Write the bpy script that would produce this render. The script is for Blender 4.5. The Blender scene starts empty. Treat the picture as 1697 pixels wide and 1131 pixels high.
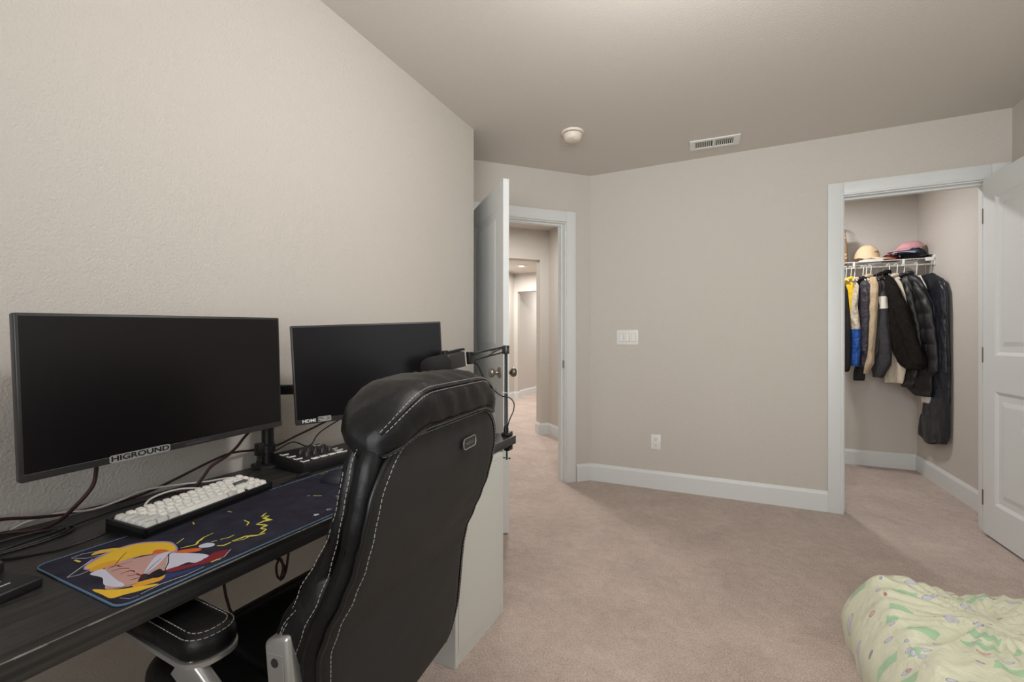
import bpy, bmesh, math, random
from mathutils import Vector, Matrix, noise
random.seed(7)
PI = math.pi
D = math.radians
SC = bpy.context.scene
COL = SC.collection

# ------------------------------------------------------------------ camera
cam_data = bpy.data.cameras.new('camera')
cam_data.sensor_width = 36.0
cam_data.lens = 36.0 * 745.0 / 1697.0
cam_data.shift_y = 1.5 / 1697.0
cam_data.clip_start = 0.02
cam = bpy.data.objects.new('camera', cam_data)
COL.objects.link(cam)
cam.location = (1.427, 0.0, 1.107)
cam.rotation_euler = (D(90), 0, D(25.4))
SC.camera = cam

# ------------------------------------------------------------------ exposure, world
SC.view_settings.view_transform = 'Standard'
SC.view_settings.look = 'None'
SC.view_settings.exposure = 0.0
SC.view_settings.gamma = 1.0
SC.view_settings.use_curve_mapping = False
world = bpy.data.worlds.new('world')
SC.world = world
world.use_nodes = True
world.node_tree.nodes['Background'].inputs[0].default_value = (0.80, 0.88, 1.0, 1)
world.node_tree.nodes['Background'].inputs[1].default_value = 0.9

def light(name, kind, loc, rot, power, color, size=None, size_y=None, spread=None):
    l = bpy.data.lights.new(name, kind)
    l.energy = power
    l.color = color
    if kind == 'AREA':
        l.shape = 'RECTANGLE' if size_y else 'DISK'
        l.size = size
        if size_y: l.size_y = size_y
        if spread: l.spread = spread
    elif size:
        l.shadow_soft_size = size
    o = bpy.data.objects.new(name, l)
    COL.objects.link(o)
    o.location = loc
    o.rotation_euler = rot
    return o

# daylight through the window behind the photographer and the one in the right wall
light('window_daylight', 'AREA', (1.45, -1.22, 1.5), (D(100), 0, 0), 22, (0.97, 0.985, 1.0), 1.7, 1.3, D(105))
light('side_window_daylight', 'AREA', (2.82, 0.35, 1.5), (D(97), 0, D(90)), 3, (0.97, 0.985, 1.0), 1.1, 1.3)
# lamps of the place and two added hall lights (their fixtures are built further down)
light('ceiling_lamp_light', 'POINT', (1.42, 1.15, 2.04), (0, 0, 0), 31, (1.0, 0.985, 0.965), 0.10)
light('closet_lamp_light', 'AREA', (1.98, 4.25, 2.40), (0, 0, 0), 15.5, (1.0, 0.985, 0.985), 0.12)
light('hall_lamp_light', 'AREA', (-0.36, 3.98, 2.40), (0, 0, 0), 20, (1.0, 0.98, 0.955), 0.14)
light('far_hall_lamp_light', 'AREA', (-1.805, 7.19, 2.40), (0, 0, 0), 34, (1.0, 0.98, 0.955), 0.16)
light('added_mid_hall_light', 'AREA', (-1.25, 5.55, 2.40), (0, 0, 0), 26, (1.0, 0.98, 0.955), 0.16)  # unseen lamp added to brighten the middle of the hall
light('added_end_hall_light', 'AREA', (-1.60, 9.50, 2.40), (0, 0, 0), 34, (1.0, 0.98, 0.955), 0.16)  # unseen lamp added to brighten the corridor past the far opening

# ------------------------------------------------------------------ materials
def srgb(r, g, b):
    def f(v):
        v /= 255.0
        return v / 12.92 if v <= 0.04045 else ((v + 0.055) / 1.055) ** 2.4
    return (f(r), f(g), f(b), 1.0)

def mat(name, col, rough=0.5, metal=0.0, spec=0.5, bumps=(), var=None, emit=None, coat=0.0, sheen=0.0):
    """col is an sRGB triple; bumps = [(scale, strength, distance, detail)]; var = (scale, amount) tonal mottling"""
    m = bpy.data.materials.new(name)
    m.use_nodes = True
    nt = m.node_tree
    N, L = nt.nodes, nt.links
    b = N['Principled BSDF']
    c = srgb(*col)
    b.inputs['Base Color'].default_value = c
    b.inputs['Roughness'].default_value = rough
    b.inputs['Metallic'].default_value = metal
    b.inputs['Specular IOR Level'].default_value = spec
    if coat: b.inputs['Coat Weight'].default_value = coat
    if sheen: b.inputs['Sheen Weight'].default_value = sheen
    tc = N.new('ShaderNodeTexCoord')
    if var:
        n = N.new('ShaderNodeTexNoise'); n.inputs['Scale'].default_value = var[0]; n.inputs['Detail'].default_value = 5
        L.new(tc.outputs['Object'], n.inputs['Vector'])
        r = N.new('ShaderNodeValToRGB')
        r.color_ramp.elements[0].position = 0.3; r.color_ramp.elements[1].position = 0.7
        r.color_ramp.elements[0].color = tuple(v * (1 - var[1]) for v in c[:3]) + (1,)
        r.color_ramp.elements[1].color = tuple(min(1, v * (1 + var[1])) for v in c[:3]) + (1,)
        L.new(n.outputs['Fac'], r.inputs[0]); L.new(r.outputs[0], b.inputs['Base Color'])
    prev = None
    for (sc, st, di, de) in bumps:
        n = N.new('ShaderNodeTexNoise'); n.inputs['Scale'].default_value = sc; n.inputs['Detail'].default_value = de
        L.new(tc.outputs['Object'], n.inputs['Vector'])
        bp = N.new('ShaderNodeBump'); bp.inputs['Strength'].default_value = st; bp.inputs['Distance'].default_value = di
        L.new(n.outputs['Fac'], bp.inputs['Height'])
        if prev: L.new(prev.outputs[0], bp.inputs['Normal'])
        prev = bp
    if prev: L.new(prev.outputs[0], b.inputs['Normal'])
    if emit:
        b.inputs['Emission Color'].default_value = srgb(*emit[0]); b.inputs['Emission Strength'].default_value = emit[1]
    return m

M = {}
M['wall'] = mat('wall_paint', (205, 199, 191), 0.75, spec=0.25, bumps=[(150, 0.45, 0.005, 2), (60, 0.15, 0.006, 2)])
M['ceiling'] = mat('ceiling_paint', (212, 206, 198), 0.85, spec=0.2, bumps=[(150, 0.3, 0.004, 2)])
M['trim'] = mat('white_trim_paint', (224, 227, 226), 0.38, spec=0.45, bumps=[(25, 0.03, 0.002, 2)])
M['white_plastic'] = mat('white_plastic', (232, 232, 228), 0.35)
M['cream_plastic'] = mat('cream_plastic', (236, 226, 212), 0.4)
M['dark_slot'] = mat('dark_slot', (30, 30, 30), 0.8)
M['nickel'] = mat('brushed_nickel', (165, 160, 152), 0.28, metal=1.0)
M['nickel_shade'] = mat('shaded_nickel', (128, 118, 108), 0.3, metal=1.0)  # same nickel with shade put into its colour
M['silver'] = mat('silver_painted_metal', (186, 185, 182), 0.36, metal=0.75, bumps=[(400, 0.05, 0.001, 2)])
M['leather'] = mat('black_leather', (13, 13, 14), 0.43, spec=0.32, bumps=[(420, 0.22, 0.0015, 3), (14, 0.22, 0.02, 3)])
M['leather_panel'] = mat('grey_black_leather_panel', (43, 43, 43), 0.6, spec=0.3, bumps=[(420, 0.15, 0.001, 3), (7, 0.10, 0.02, 2)])
M['thread'] = mat('white_thread', (164, 160, 154), 0.8)
M['black_plastic'] = mat('black_plastic', (26, 26, 27), 0.42, bumps=[(600, 0.05, 0.001, 2)])
M['bezel'] = mat('monitor_bezel', (44, 42, 43), 0.38)
M['screen'] = mat('monitor_screen', (16, 14, 15), 0.30, spec=0.35)
M['black_metal'] = mat('black_metal', (36, 36, 36), 0.4, metal=0.4)
M['grey_metal'] = mat('grey_metal', (90, 90, 90), 0.35, metal=0.9)
M['foam'] = mat('black_foam', (22, 20, 20), 0.95, bumps=[(500, 0.8, 0.003, 4)])
M['laminate'] = mat('white_laminate', (214, 216, 211), 0.42, bumps=[(30, 0.02, 0.001, 2)])
M['key_white'] = mat('white_keycap', (228, 226, 220), 0.45)
M['key_grey'] = mat('light_grey_keycap', (196, 196, 192), 0.45)
M['key_dark'] = mat('dark_grey_keycap', (88, 88, 88), 0.45)
M['red_cable'] = mat('dark_red_braided_cable', (52, 26, 26), 0.5, bumps=[(900, 0.5, 0.001, 2)])
M['black_cable'] = mat('black_cable', (24, 23, 24), 0.45)
M['white_cable'] = mat('white_cable', (206, 200, 196), 0.45)
M['pad_white'] = mat('white_rubber_pad', (222, 222, 218), 0.5)

# carpet --------------------------------------------------------------
def carpet():
    m = bpy.data.materials.new('beige_pile_carpet'); m.use_nodes = True
    nt = m.node_tree; N, L = nt.nodes, nt.links; b = N['Principled BSDF']
    tc = N.new('ShaderNodeTexCoord')
    def nz(s, d, dist=0.0):
        n = N.new('ShaderNodeTexNoise'); n.inputs['Scale'].default_value = s; n.inputs['Detail'].default_value = d
        n.inputs['Distortion'].default_value = dist
        L.new(tc.outputs['Object'], n.inputs['Vector']); return n
    big, med, fine = nz(3.0, 6, 0.5), nz(22, 7, 0.6), nz(150, 5)
    a1 = N.new('ShaderNodeMath'); a1.operation = 'MULTIPLY_ADD'; a1.inputs[1].default_value = 0.26
    L.new(big.outputs['Fac'], a1.inputs[0])
    a0 = N.new('ShaderNodeMath'); a0.operation = 'MULTIPLY'; a0.inputs[1].default_value = 0.20
    L.new(med.outputs['Fac'], a0.inputs[0]); L.new(a0.outputs[0], a1.inputs[2])
    a2 = N.new('ShaderNodeMath'); a2.operation = 'MULTIPLY_ADD'; a2.inputs[1].default_value = 0.54
    L.new(fine.outputs['Fac'], a2.inputs[0]); L.new(a1.outputs[0], a2.inputs[2])
    r = N.new('ShaderNodeValToRGB')
    r.color_ramp.elements[0].position = 0.32; r.color_ramp.elements[0].color = srgb(156, 138, 128)
    r.color_ramp.elements[1].position = 0.68; r.color_ramp.elements[1].color = srgb(222, 203, 192)
    L.new(a2.outputs[0], r.inputs[0]); L.new(r.outputs[0], b.inputs['Base Color'])
    b.inputs['Roughness'].default_value = 0.95; b.inputs['Specular IOR Level'].default_value = 0.1
    b.inputs['Sheen Weight'].default_value = 0.2
    bp = N.new('ShaderNodeBump'); bp.inputs['Strength'].default_value = 0.9; bp.inputs['Distance'].default_value = 0.008
    L.new(fine.outputs['Fac'], bp.inputs['Height'])
    bp2 = N.new('ShaderNodeBump'); bp2.inputs['Strength'].default_value = 0.5; bp2.inputs['Distance'].default_value = 0.02
    L.new(med.outputs['Fac'], bp2.inputs['Height']); L.new(bp.outputs[0], bp2.inputs['Normal'])
    L.new(bp2.outputs[0], b.inputs['Normal'])
    return m
M['carpet'] = carpet()

def wood():
    m = bpy.data.materials.new('black_brown_wood'); m.use_nodes = True
    nt = m.node_tree; N, L = nt.nodes, nt.links; b = N['Principled BSDF']
    tc = N.new('ShaderNodeTexCoord'); mp = N.new('ShaderNodeMapping')
    mp.inputs['Scale'].default_value = (110, 3.0, 110)
    L.new(tc.outputs['Object'], mp.inputs[0])
    n = N.new('ShaderNodeTexNoise'); n.inputs['Scale'].default_value = 1.0; n.inputs['Detail'].default_value = 5
    L.new(mp.outputs[0], n.inputs['Vector'])
    r = N.new('ShaderNodeValToRGB')
    r.color_ramp.elements[0].position = 0.3; r.color_ramp.elements[0].color = srgb(24, 23, 23)
    r.color_ramp.elements[1].position = 0.75; r.color_ramp.elements[1].color = srgb(60, 58, 56)
    L.new(n.outputs['Fac'], r.inputs[0])
    # specks of dust
    v = N.new('ShaderNodeTexVoronoi'); v.inputs['Scale'].default_value = 60
    L.new(tc.outputs['Object'], v.inputs['Vector'])
    c = N.new('ShaderNodeMath'); c.operation = 'LESS_THAN'; c.inputs[1].default_value = 0.035
    L.new(v.outputs['Distance'], c.inputs[0])
    mx = N.new('ShaderNodeMix'); mx.data_type = 'RGBA'
    L.new(c.outputs[0], mx.inputs[0]); L.new(r.outputs[0], mx.inputs[6]); mx.inputs[7].default_value = srgb(120, 116, 112)
    L.new(mx.outputs[2], b.inputs['Base Color'])
    b.inputs['Roughness'].default_value = 0.42
    bp = N.new('ShaderNodeBump'); bp.inputs['Strength'].default_value = 0.12; bp.inputs['Distance'].default_value = 0.001
    L.new(n.outputs['Fac'], bp.inputs['Height']); L.new(bp.outputs[0], b.inputs['Normal'])
    return m
M['wood'] = wood()
M['worn_lit_edge'] = mat('worn_lit_desk_edge', (128, 126, 122), 0.6, var=(40, 0.5))  # wear, with the edge highlight put into the pale colour

# ------------------------------------------------------------------ helpers
def link(name, bm, mats, parent=None, smooth=None, recalc=True):
    if recalc: bmesh.ops.recalc_face_normals(bm, faces=bm.faces)
    me = bpy.data.meshes.new(name)
    bm.to_mesh(me); bm.free()
    if not isinstance(mats, (list, tuple)): mats = [mats]
    for m in mats: me.materials.append(m)
    if smooth is not None:
        me.shade_smooth()
        if smooth < 179: me.set_sharp_from_angle(angle=D(smooth))
    o = bpy.data.objects.new(name, me)
    COL.objects.link(o)
    if parent: o.parent = parent
    return o

def tag(o, label=None, cat=None, group=None, kind=None):
    if label: o['label'] = label
    if cat: o['category'] = cat
    if group: o['group'] = group
    if kind: o['kind'] = kind
    return o

def thing(name, label, cat, loc=(0, 0, 0), rz=0.0, group=None):
    o = bpy.data.objects.new(name, None); COL.objects.link(o)
    o.empty_display_size = 0.05
    o.location = loc; o.rotation_euler = (0, 0, rz)
    return tag(o, label, cat, group)

def box(bm, x0, x1, y0, y1, z0, z1, bev=0.0, seg=2, mi=0, xf=None):
    r = bmesh.ops.create_cube(bm, size=1.0)
    vs = r['verts']
    for v in vs:
        v.co = Vector((x0 + (v.co.x + .5) * (x1 - x0), y0 + (v.co.y + .5) * (y1 - y0), z0 + (v.co.z + .5) * (z1 - z0)))
    fs = set(f for v in vs for f in v.link_faces)
    for f in fs: f.material_index = mi
    if bev > 0:
        es = list(set(e for v in vs for e in v.link_edges))
        rr = bmesh.ops.bevel(bm, geom=es, offset=bev, segments=seg, affect='EDGES', profile=0.5)
        vs = list(set(v for f in rr['faces'] for v in f.verts) | set(v for v in vs if v.is_valid))
        for f in rr['faces']: f.material_index = mi
    if xf is not None:
        for v in vs: v.co = xf @ v.co
    return vs

def spline(pts, n=8, closed=False):
    P = [Vector(p) for p in pts]
    out = []
    m = len(P)
    rng = range(m) if closed else range(m - 1)
    for i in rng:
        if closed: p0, p1, p2, p3 = P[i - 1], P[i], P[(i + 1) % m], P[(i + 2) % m]
        else:
            p1, p2 = P[i], P[i + 1]
            p0 = P[i - 1] if i > 0 else p1 * 2 - p2
            p3 = P[i + 2] if i + 2 < m else p2 * 2 - p1
        for k in range(n):
            t = k / n
            out.append(0.5 * ((2 * p1) + (p2 - p0) * t + (2 * p0 - 5 * p1 + 4 * p2 - p3) * t * t + (3 * p1 - p0 - 3 * p2 + p3) * t ** 3))
    if not closed: out.append(P[-1].copy())
    return out

def ring_loft(bm, rings, cap=True, closed=False, mi=0):
    V = [[bm.verts.new(p) for p in r] for r in rings]
    n = len(V[0]); fs = []
    rows = len(V)
    for i in range(rows if closed else rows - 1):
        a, b = V[i], V[(i + 1) % rows]
        for j in range(n):
            fs.append(bm.faces.new((a[j], a[(j + 1) % n], b[(j + 1) % n], b[j])))
    if cap and not closed:
        fs.append(bm.faces.new(V[0][::-1])); fs.append(bm.faces.new(V[-1]))
    for f in fs: f.material_index = mi
    return V, fs

def tube(bm, pts, r, seg=8, closed=False, mi=0, taper=None):
    P = [Vector(p) for p in pts]
    rings = []
    up = None
    n = len(P)
    for i, p in enumerate(P):
        if closed: d = P[(i + 1) % n] - P[i - 1]
        else: d = P[min(i + 1, n - 1)] - P[max(i - 1, 0)]
        if d.length < 1e-9: d = Vector((0, 0, 1))
        d.normalize()
        if up is None: up = d.orthogonal().normalized()
        else:
            up = up - d * up.dot(d)
            if up.length < 1e-6: up = d.orthogonal()
            up.normalize()
        s = d.cross(up)
        rr = r if taper is None else r * taper(i / max(1, n - 1))
        rings.append([p + (up * math.cos(2 * PI * k / seg) + s * math.sin(2 * PI * k / seg)) * rr for k in range(seg)])
    return ring_loft(bm, rings, cap=not closed, closed=closed, mi=mi)

def lathe(bm, prof, seg=24, xf=None, mi=0):
    rings = []
    for (r, z) in prof:
        r = max(r, 1e-5)
        ring = [Vector((r * math.cos(2 * PI * k / seg), r * math.sin(2 * PI * k / seg), z)) for k in range(seg)]
        if xf is not None: ring = [xf @ p for p in ring]
        rings.append(ring)
    return ring_loft(bm, rings, cap=True, mi=mi)

def stitches(bm, pts, r=0.00065, dash=0.0062, gap=0.0030):
    P = [Vector(p) for p in pts]
    acc = 0.0; seg = [P[0]]; on = True; last = P[0]
    for p in P[1:]:
        d = p - last
        while d.length > 1e-9:
            lim = dash if on else gap
            if acc + d.length >= lim:
                q = last + d.normalized() * (lim - acc)
                if on:
                    seg.append(q); tube(bm, seg, r, 4)
                on = not on; acc = 0.0; last = q; seg = [q]
                d = p - last
            else:
                acc += d.length; last = p
                if on: seg.append(p)
                break

def prism(bm, poly, z0, z1, mi=0):
    """poly = [(x, y)] footprint raised from z0 to z1"""
    a = [bm.verts.new((x, y, z0)) for x, y in poly]
    b = [bm.verts.new((x, y, z1)) for x, y in poly]
    n = len(poly)
    fs = [bm.faces.new(a[::-1]), bm.faces.new(b)]
    for i in range(n): fs.append(bm.faces.new((a[i], a[(i + 1) % n], b[(i + 1) % n], b[i])))
    for f in fs: f.material_index = mi

def text_mesh(name, body, size, m, parent, loc, rot, depth=0.0006, bold=0.0):
    cu = bpy.data.curves.new(name + '_curve', 'FONT')
    cu.body = body; cu.size = size; cu.extrude = depth; cu.align_x = 'CENTER'; cu.align_y = 'CENTER'; cu.offset = bold
    t = bpy.data.objects.new(name + '_source', cu); COL.objects.link(t)
    dg = bpy.context.evaluated_depsgraph_get()
    me = bpy.data.meshes.new_from_object(t.evaluated_get(dg))
    bpy.data.objects.remove(t)
    me.name = name
    me.materials.clear(); me.materials.append(m)
    o = bpy.data.objects.new(name, me); COL.objects.link(o)
    o.parent = parent; o.location = loc; o.rotation_euler = rot
    return o

# ================================================================== ROOM SHELL
H = 2.44
R2 = math.sqrt(2)
def e(u, v):                       # frame of the 45-degree entry wall
    return ((u - v) / R2, (u + v) / R2)
def struct(name, bm, m, smooth=None, parent=None):
    o = link(name, bm, m, parent, smooth)
    if not parent: o['kind'] = 'structure'
    return o

bm = bmesh.new(); box(bm, -5.0, 3.1, -1.45, 11.2, -0.10, 0.0); struct('floor', bm, M['carpet'])
bm = bmesh.new(); box(bm, -5.0, 3.1, -1.45, 11.2, H, H + 0.10); struct('ceiling', bm, M['ceiling'])

bm = bmesh.new(); box(bm, -0.12, 0.0, -1.3, 2.445, 0, H)
# return wall into the entry alcove
box(bm, -0.80, -0.12, 2.325, 2.445, 0, H)
struct('wall_left', bm, M['wall'])
bm = bmesh.new()
box(bm, 2.90, 3.02, -1.3, -0.25, 0, H); box(bm, 2.90, 3.02, 0.95, 3.60, 0, H)
box(bm, 2.90, 3.02, -0.25, 0.95, 0, 0.85); box(bm, 2.90, 3.02, -0.25, 0.95, 2.15, H)
struct('wall_right', bm, M['wall'])
bm = bmesh.new()
box(bm, -0.12, 0.6, -1.42, -1.3, 0, H); box(bm, 2.3, 3.02, -1.42, -1.3, 0, H)
box(bm, 0.6, 2.3, -1.42, -1.3, 0, 0.85); box(bm, 0.6, 2.3, -1.42, -1.3, 2.15, H)
struct('wall_rear', bm, M['wall'])

def window(name, x0, x1, y, rot=None):
    fr = bmesh.new()
    for (a, b, c, d) in ((x0, x1, 0.85, 0.90), (x0, x1, 2.10, 2.15), (x0, x0 + .05, 0.90, 2.10), (x1 - .05, x1, 0.90, 2.10), ((x0 + x1) / 2 - .02, (x0 + x1) / 2 + .02, 0.90, 2.10)):
        box(fr, a, b, y - 0.04, y + 0.02, c, d)
    if rot:
        for v in fr.verts: v.co = rot @ v.co
    o = struct(name, fr, M['trim'])
    g = bmesh.new(); box(g, x0 + .05, x1 - .05, y - 0.014, y - 0.010, 0.90, 2.10)
    if rot:
        for v in g.verts: v.co = rot @ v.co
    link('pane', g, GL, o)
GL = bpy.data.materials.new('window_glass'); GL.use_nodes = True
_b = GL.node_tree.nodes['Principled BSDF']; _b.inputs['Transmission Weight'].default_value = 1.0; _b.inputs['Roughness'].default_value = 0.0; _b.inputs['IOR'].default_value = 1.45
window('window_1', 0.6, 2.3, -1.36)
window('window_2', -0.25, 0.95, 0.0, Matrix.Translation((2.96, 0, 0)) @ Matrix.Rotation(D(90), 4, 'Z'))

# back wall with the closet opening (X 2.117..2.80)
bm = bmesh.new()
box(bm, 0.445, 2.105, 3.53, 3.65, 0, H); box(bm, 2.105, 2.815, 3.53, 3.65, 2.06, H); box(bm, 2.815, 3.02, 3.53, 3.65, 0, H)
struct('wall_back', bm, M['wall'])
# diagonal wall with the entry door opening (u 1.821..2.586)
U0, U1 = 1.821, 2.586
bm = bmesh.new()
prism(bm, [e(1.25, 2.182), e(U0 - .012, 2.182), e(U0 - .012, 2.302), e(1.25, 2.302)], 0, H)
prism(bm, [e(U1 + .012, 2.182), (0.445, 3.531), (0.445, 3.70), e(U1 + .012, 2.302)], 0, H)
prism(bm, [e(U0 - .012, 2.182), e(U1 + .012, 2.182), e(U1 + .012, 2.302), e(U0 - .012, 2.302)], 2.06, H)
struct('wall_diagonal', bm, M['wall'])

# closet walls
bm = bmesh.new()
box(bm, 2.92, 3.04, 3.60, 5.12, 0, H); struct('wall_closet_right', bm, M['wall'])
bm = bmesh.new(); box(bm, 0.95, 2.92, 5.0, 5.12, 0, H); struct('wall_closet_back', bm, M['wall'])
bm = bmesh.new(); box(bm, 0.95, 1.07, 3.65, 5.0, 0, H); struct('wall_closet_left', bm, M['wall'])

# hall walls
bm = bmesh.new()
prism(bm, [e(3.235, 2.25), e(3.355, 2.25), e(3.355, 4.05), e(3.235, 4.05)], 0, H)
struct('wall_hall_right', bm, M['wall'])
bm = bmesh.new()
prism(bm, [e(3.125, 3.93), e(3.40, 3.93), e(3.40, 4.05), e(3.125, 4.05)], 0, H)
prism(bm, [e(1.9, 3.93), e(3.125, 3.93), e(3.125, 4.05), e(1.9, 4.05)], 2.085, H)
prism(bm, [e(0.8, 3.93), e(1.9, 3.93), e(1.9, 4.05), e(0.8, 4.05)], 0, H)
struct('wall_hall_opening', bm, M['wall'])
bm = bmesh.new()
prism(bm, [e(1.10, 2.05), e(1.22, 2.05), e(1.22, 3.95), e(1.10, 3.95)], 0, H)
struct('wall_hall_left', bm, M['wall'])
bm = bmesh.new()
box(bm, -2.43, -2.313, 3.2, 7.965, 0, H); struct('wall_hall_side', bm, M['wall'])
bm = bmesh.new()
box(bm, -2.43, -2.235, 7.965, 8.085, 0, H); box(bm, -2.235, -1.40, 7.965, 8.085, 2.086, H); box(bm, -1.40, 0.4, 7.965, 8.085, 0, H)
struct('wall_hall_far', bm, M['wall'])
bm = bmesh.new()
box(bm, -2.43, -2.313, 8.085, 11.1, 0, H); box(bm, -2.43, 0.4, 11.0, 11.1, 0, H); box(bm, 0.28, 0.4, 4.9, 11.0, 0, H)
struct('wall_hall_end', bm, M['wall'])

# ---- baseboards: a board with a stepped, sloped top
def baseboard(name, runs, h=0.135, t=0.014):
    bm = bmesh.new()
    for (ax, ay, bx, by) in runs:         # the board grows to the LEFT of a->b
        d = Vector((bx - ax, by - ay)); L_ = d.length; d.normalize(); n = Vector((-d.y, d.x))
        prof = [(0, 0), (t, 0), (t, h - .022), (t * .45, h), (0, h)]
        A = [bm.verts.new((ax + n.x * o_, ay + n.y * o_, z)) for o_, z in prof]
        B = [bm.verts.new((bx + n.x * o_, by + n.y * o_, z)) for o_, z in prof]
        for i in range(5): bm.faces.new((A[i], A[(i + 1) % 5], B[(i + 1) % 5], B[i]))
        bm.faces.new(A[::-1]); bm.faces.new(B)
    return struct(name, bm, M['trim'])
c1 = e(U1 + .10, 2.182)
baseboard('baseboard_back', [(2.030, 3.53, 0.437, 3.53)])
baseboard('baseboard_diagonal', [(0.445, 3.531, c1[0], c1[1])])
baseboard('baseboard_left', [(0, 2.445, 0, -1.3)])
baseboard('baseboard_right', [(2.90, -1.3, 2.90, 3.53)])
baseboard('baseboard_rear', [(0.0, -1.3, 2.90, -1.3)])
baseboard('baseboard_closet', [(2.92, 3.66, 2.92, 5.0), (2.92, 5.0, 1.07, 5.0)])
p, q, r_, s_ = e(3.235, 2.31), e(3.235, 3.93), e(3.111, 3.93), e(3.111, 4.05)
baseboard('baseboard_hall', [(p[0], p[1], q[0], q[1]), (q[0], q[1], r_[0], r_[1]), (e(3.125, 3.92)[0], e(3.125, 3.92)[1], e(3.125, 4.06)[0], e(3.125, 4.06)[1]),
                             (-2.235, 7.965, -2.313, 7.965), (-2.313, 7.965, -2.313, 4.0), (-2.235, 8.085, -2.235, 7.955),
                             (-2.313, 11.0, -2.313, 8.085)])

# ---- door casings and jambs
def casing(name, xf, w, top=2.04, cw=0.09, depth=0.12, back=True):
    """frame in local x (opening 0..w), y (0 at room face, + into the wall), z"""
    bm = bmesh.new()
    def bx(*a, **k): box(bm, *a, xf=xf, **k)
    for face, y0, y1 in (((0), -0.018, 0.0),) + ((((1), depth, depth + 0.018),) if back else ()):
        bx(-cw, -0.006, y0, y1, 0, top + cw, bev=0.003)
        bx(w + 0.006, w + cw, y0, y1, 0, top + cw, bev=0.003)
        bx(-0.006, w + 0.006, y0, y1, top + 0.006, top + cw, bev=0.003)
        # raised inner bead
        yb0, yb1 = (y0 - 0.004, y0 + .002) if face == 0 else (y1 - .002, y1 + 0.004)
        bx(-0.020, -0.008, yb0, yb1, 0, top + 0.020, bev=0.002)
        bx(w + 0.008, w + 0.020, yb0, yb1, 0, top + 0.020, bev=0.002)
        bx(-0.008, w + 0.008, yb0, yb1, top + 0.008, top + 0.020, bev=0.002)
    bx(-0.012, 0.0, -0.001, depth + .001, 0, top)
    bx(w, w + 0.012, -0.001, depth + .001, 0, top)
    bx(-0.012, w + 0.012, -0.001, depth + .001, top, top + 0.014)
    # door stops
    bx(0.0, 0.011, 0.042, 0.080, 0, top); bx(w - 0.011, w, 0.042, 0.080, 0, top); bx(0.011, w - 0.011, 0.042, 0.080, top - 0.011, top)
    return struct(name, bm, M['trim'], 30)
T_diag = Matrix.Translation((*e(U0, 2.182), 0)) @ Matrix.Rotation(D(45), 4, 'Z')
cs1 = casing('trim_1', T_diag, U1 - U0)
T_clo = Matrix.Translation((2.117, 3.53, 0))
cs2 = casing('trim_2', T_clo, 2.803 - 2.117)
# strike plates
bm = bmesh.new(); box(bm, U1 - U0 - 0.0025, U1 - U0 + .001, 0.006, 0.036, 0.90, 0.96, xf=T_diag); link('strike_plate', bm, M['nickel'], cs1)
bm = bmesh.new(); box(bm, -.001, 0.0025, 0.004, 0.034, 0.90, 0.96, xf=T_clo); link('strike_plate', bm, M['nickel'], cs2)

# ---- door leaves, local: hinge at x=0, leaf along +x, thickness along +y, bottom z=0
def door_leaf(name, w, h, loc, rz, knob_z=0.915, hinge_y=-0.004):
    t = 0.035; st = 0.115
    bm = bmesh.new()
    panels = [(0.19, 0.82), (1.02, h - 0.125)]
    zs = [0, panels[0][0], panels[0][1], panels[1][0], panels[1][1], h]
    box(bm, 0, st, 0, t, 0, h); box(bm, w - st, w, 0, t, 0, h)
    for a, b in ((0, panels[0][0]), (panels[0][1], panels[1][0]), (panels[1][1], h)):
        box(bm, st, w - st, 0, t, a, b)
    for a, b in panels:
        for side in (0, 1):
            def yy(d): return d if side == 0 else t - d
            offs = [(0.0, 0.0), (0.010, 0.005), (0.018, 0.010), (0.050, 0.010), (0.075, 0.004)]
            prev = None
            for o_, d_ in offs:
                ring = [bm.verts.new((x, yy(d_), z)) for x, z in ((st + o_, a + o_), (w - st - o_, a + o_), (w - st - o_, b - o_), (st + o_, b - o_))]
                if prev:
                    for i in range(4): bm.faces.new((prev[i], prev[(i + 1) % 4], ring[(i + 1) % 4], ring[i]))
                prev = ring
            bm.faces.new(prev)
    o = struct(name, bm, M['trim'], None)
    o.location = loc; o.rotation_euler = (0, 0, rz)
    for kx, sgn, m in ((w - 0.065, -1, M['nickel']), (w - 0.065, 1, M['nickel_shade'])):
        k = bmesh.new()
        y0 = 0 if sgn < 0 else t
        xf = Matrix.Translation((kx, y0, knob_z)) @ Matrix.Rotation(D(90 if sgn < 0 else -90), 4, 'X')
        lathe(k, [(0.0, 0), (0.033, 0), (0.033, 0.004), (0.027, 0.009), (0.014, 0.013), (0.011, 0.020), (0.011, 0.028), (0.016, 0.032), (0.024, 0.038), (0.0275, 0.047), (0.0275, 0.055), (0.023, 0.063), (0.013, 0.068), (0.0, 0.069)], 28, xf)
        link('door_knob', k, m, o, 40)
    for hz in (0.20, 1.02, 1.82):
        k = bmesh.new(); xf = Matrix.Translation((-0.004, hinge_y, hz))
        lathe(k, [(0, -0.045), (0.0065, -0.045), (0.0065, 0.045), (0, 0.045)], 12, xf)
        box(k, -0.004, 0.003, -0.003, 0.034, hz - .044, hz + .044)
        link('hinge', k, M['nickel_shade'], o)
    return o
# entry door: open 90 degrees, leaf comes toward the room
hx, hy = e(U0 + 0.002, 2.172)
door_leaf('door_1', 0.745, 2.03, (hx, hy, 0.012), D(-45))
door_leaf('door_2', 0.66, 2.03, (2.768, 3.505, 0.012), D(-88), hinge_y=0.039)

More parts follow.
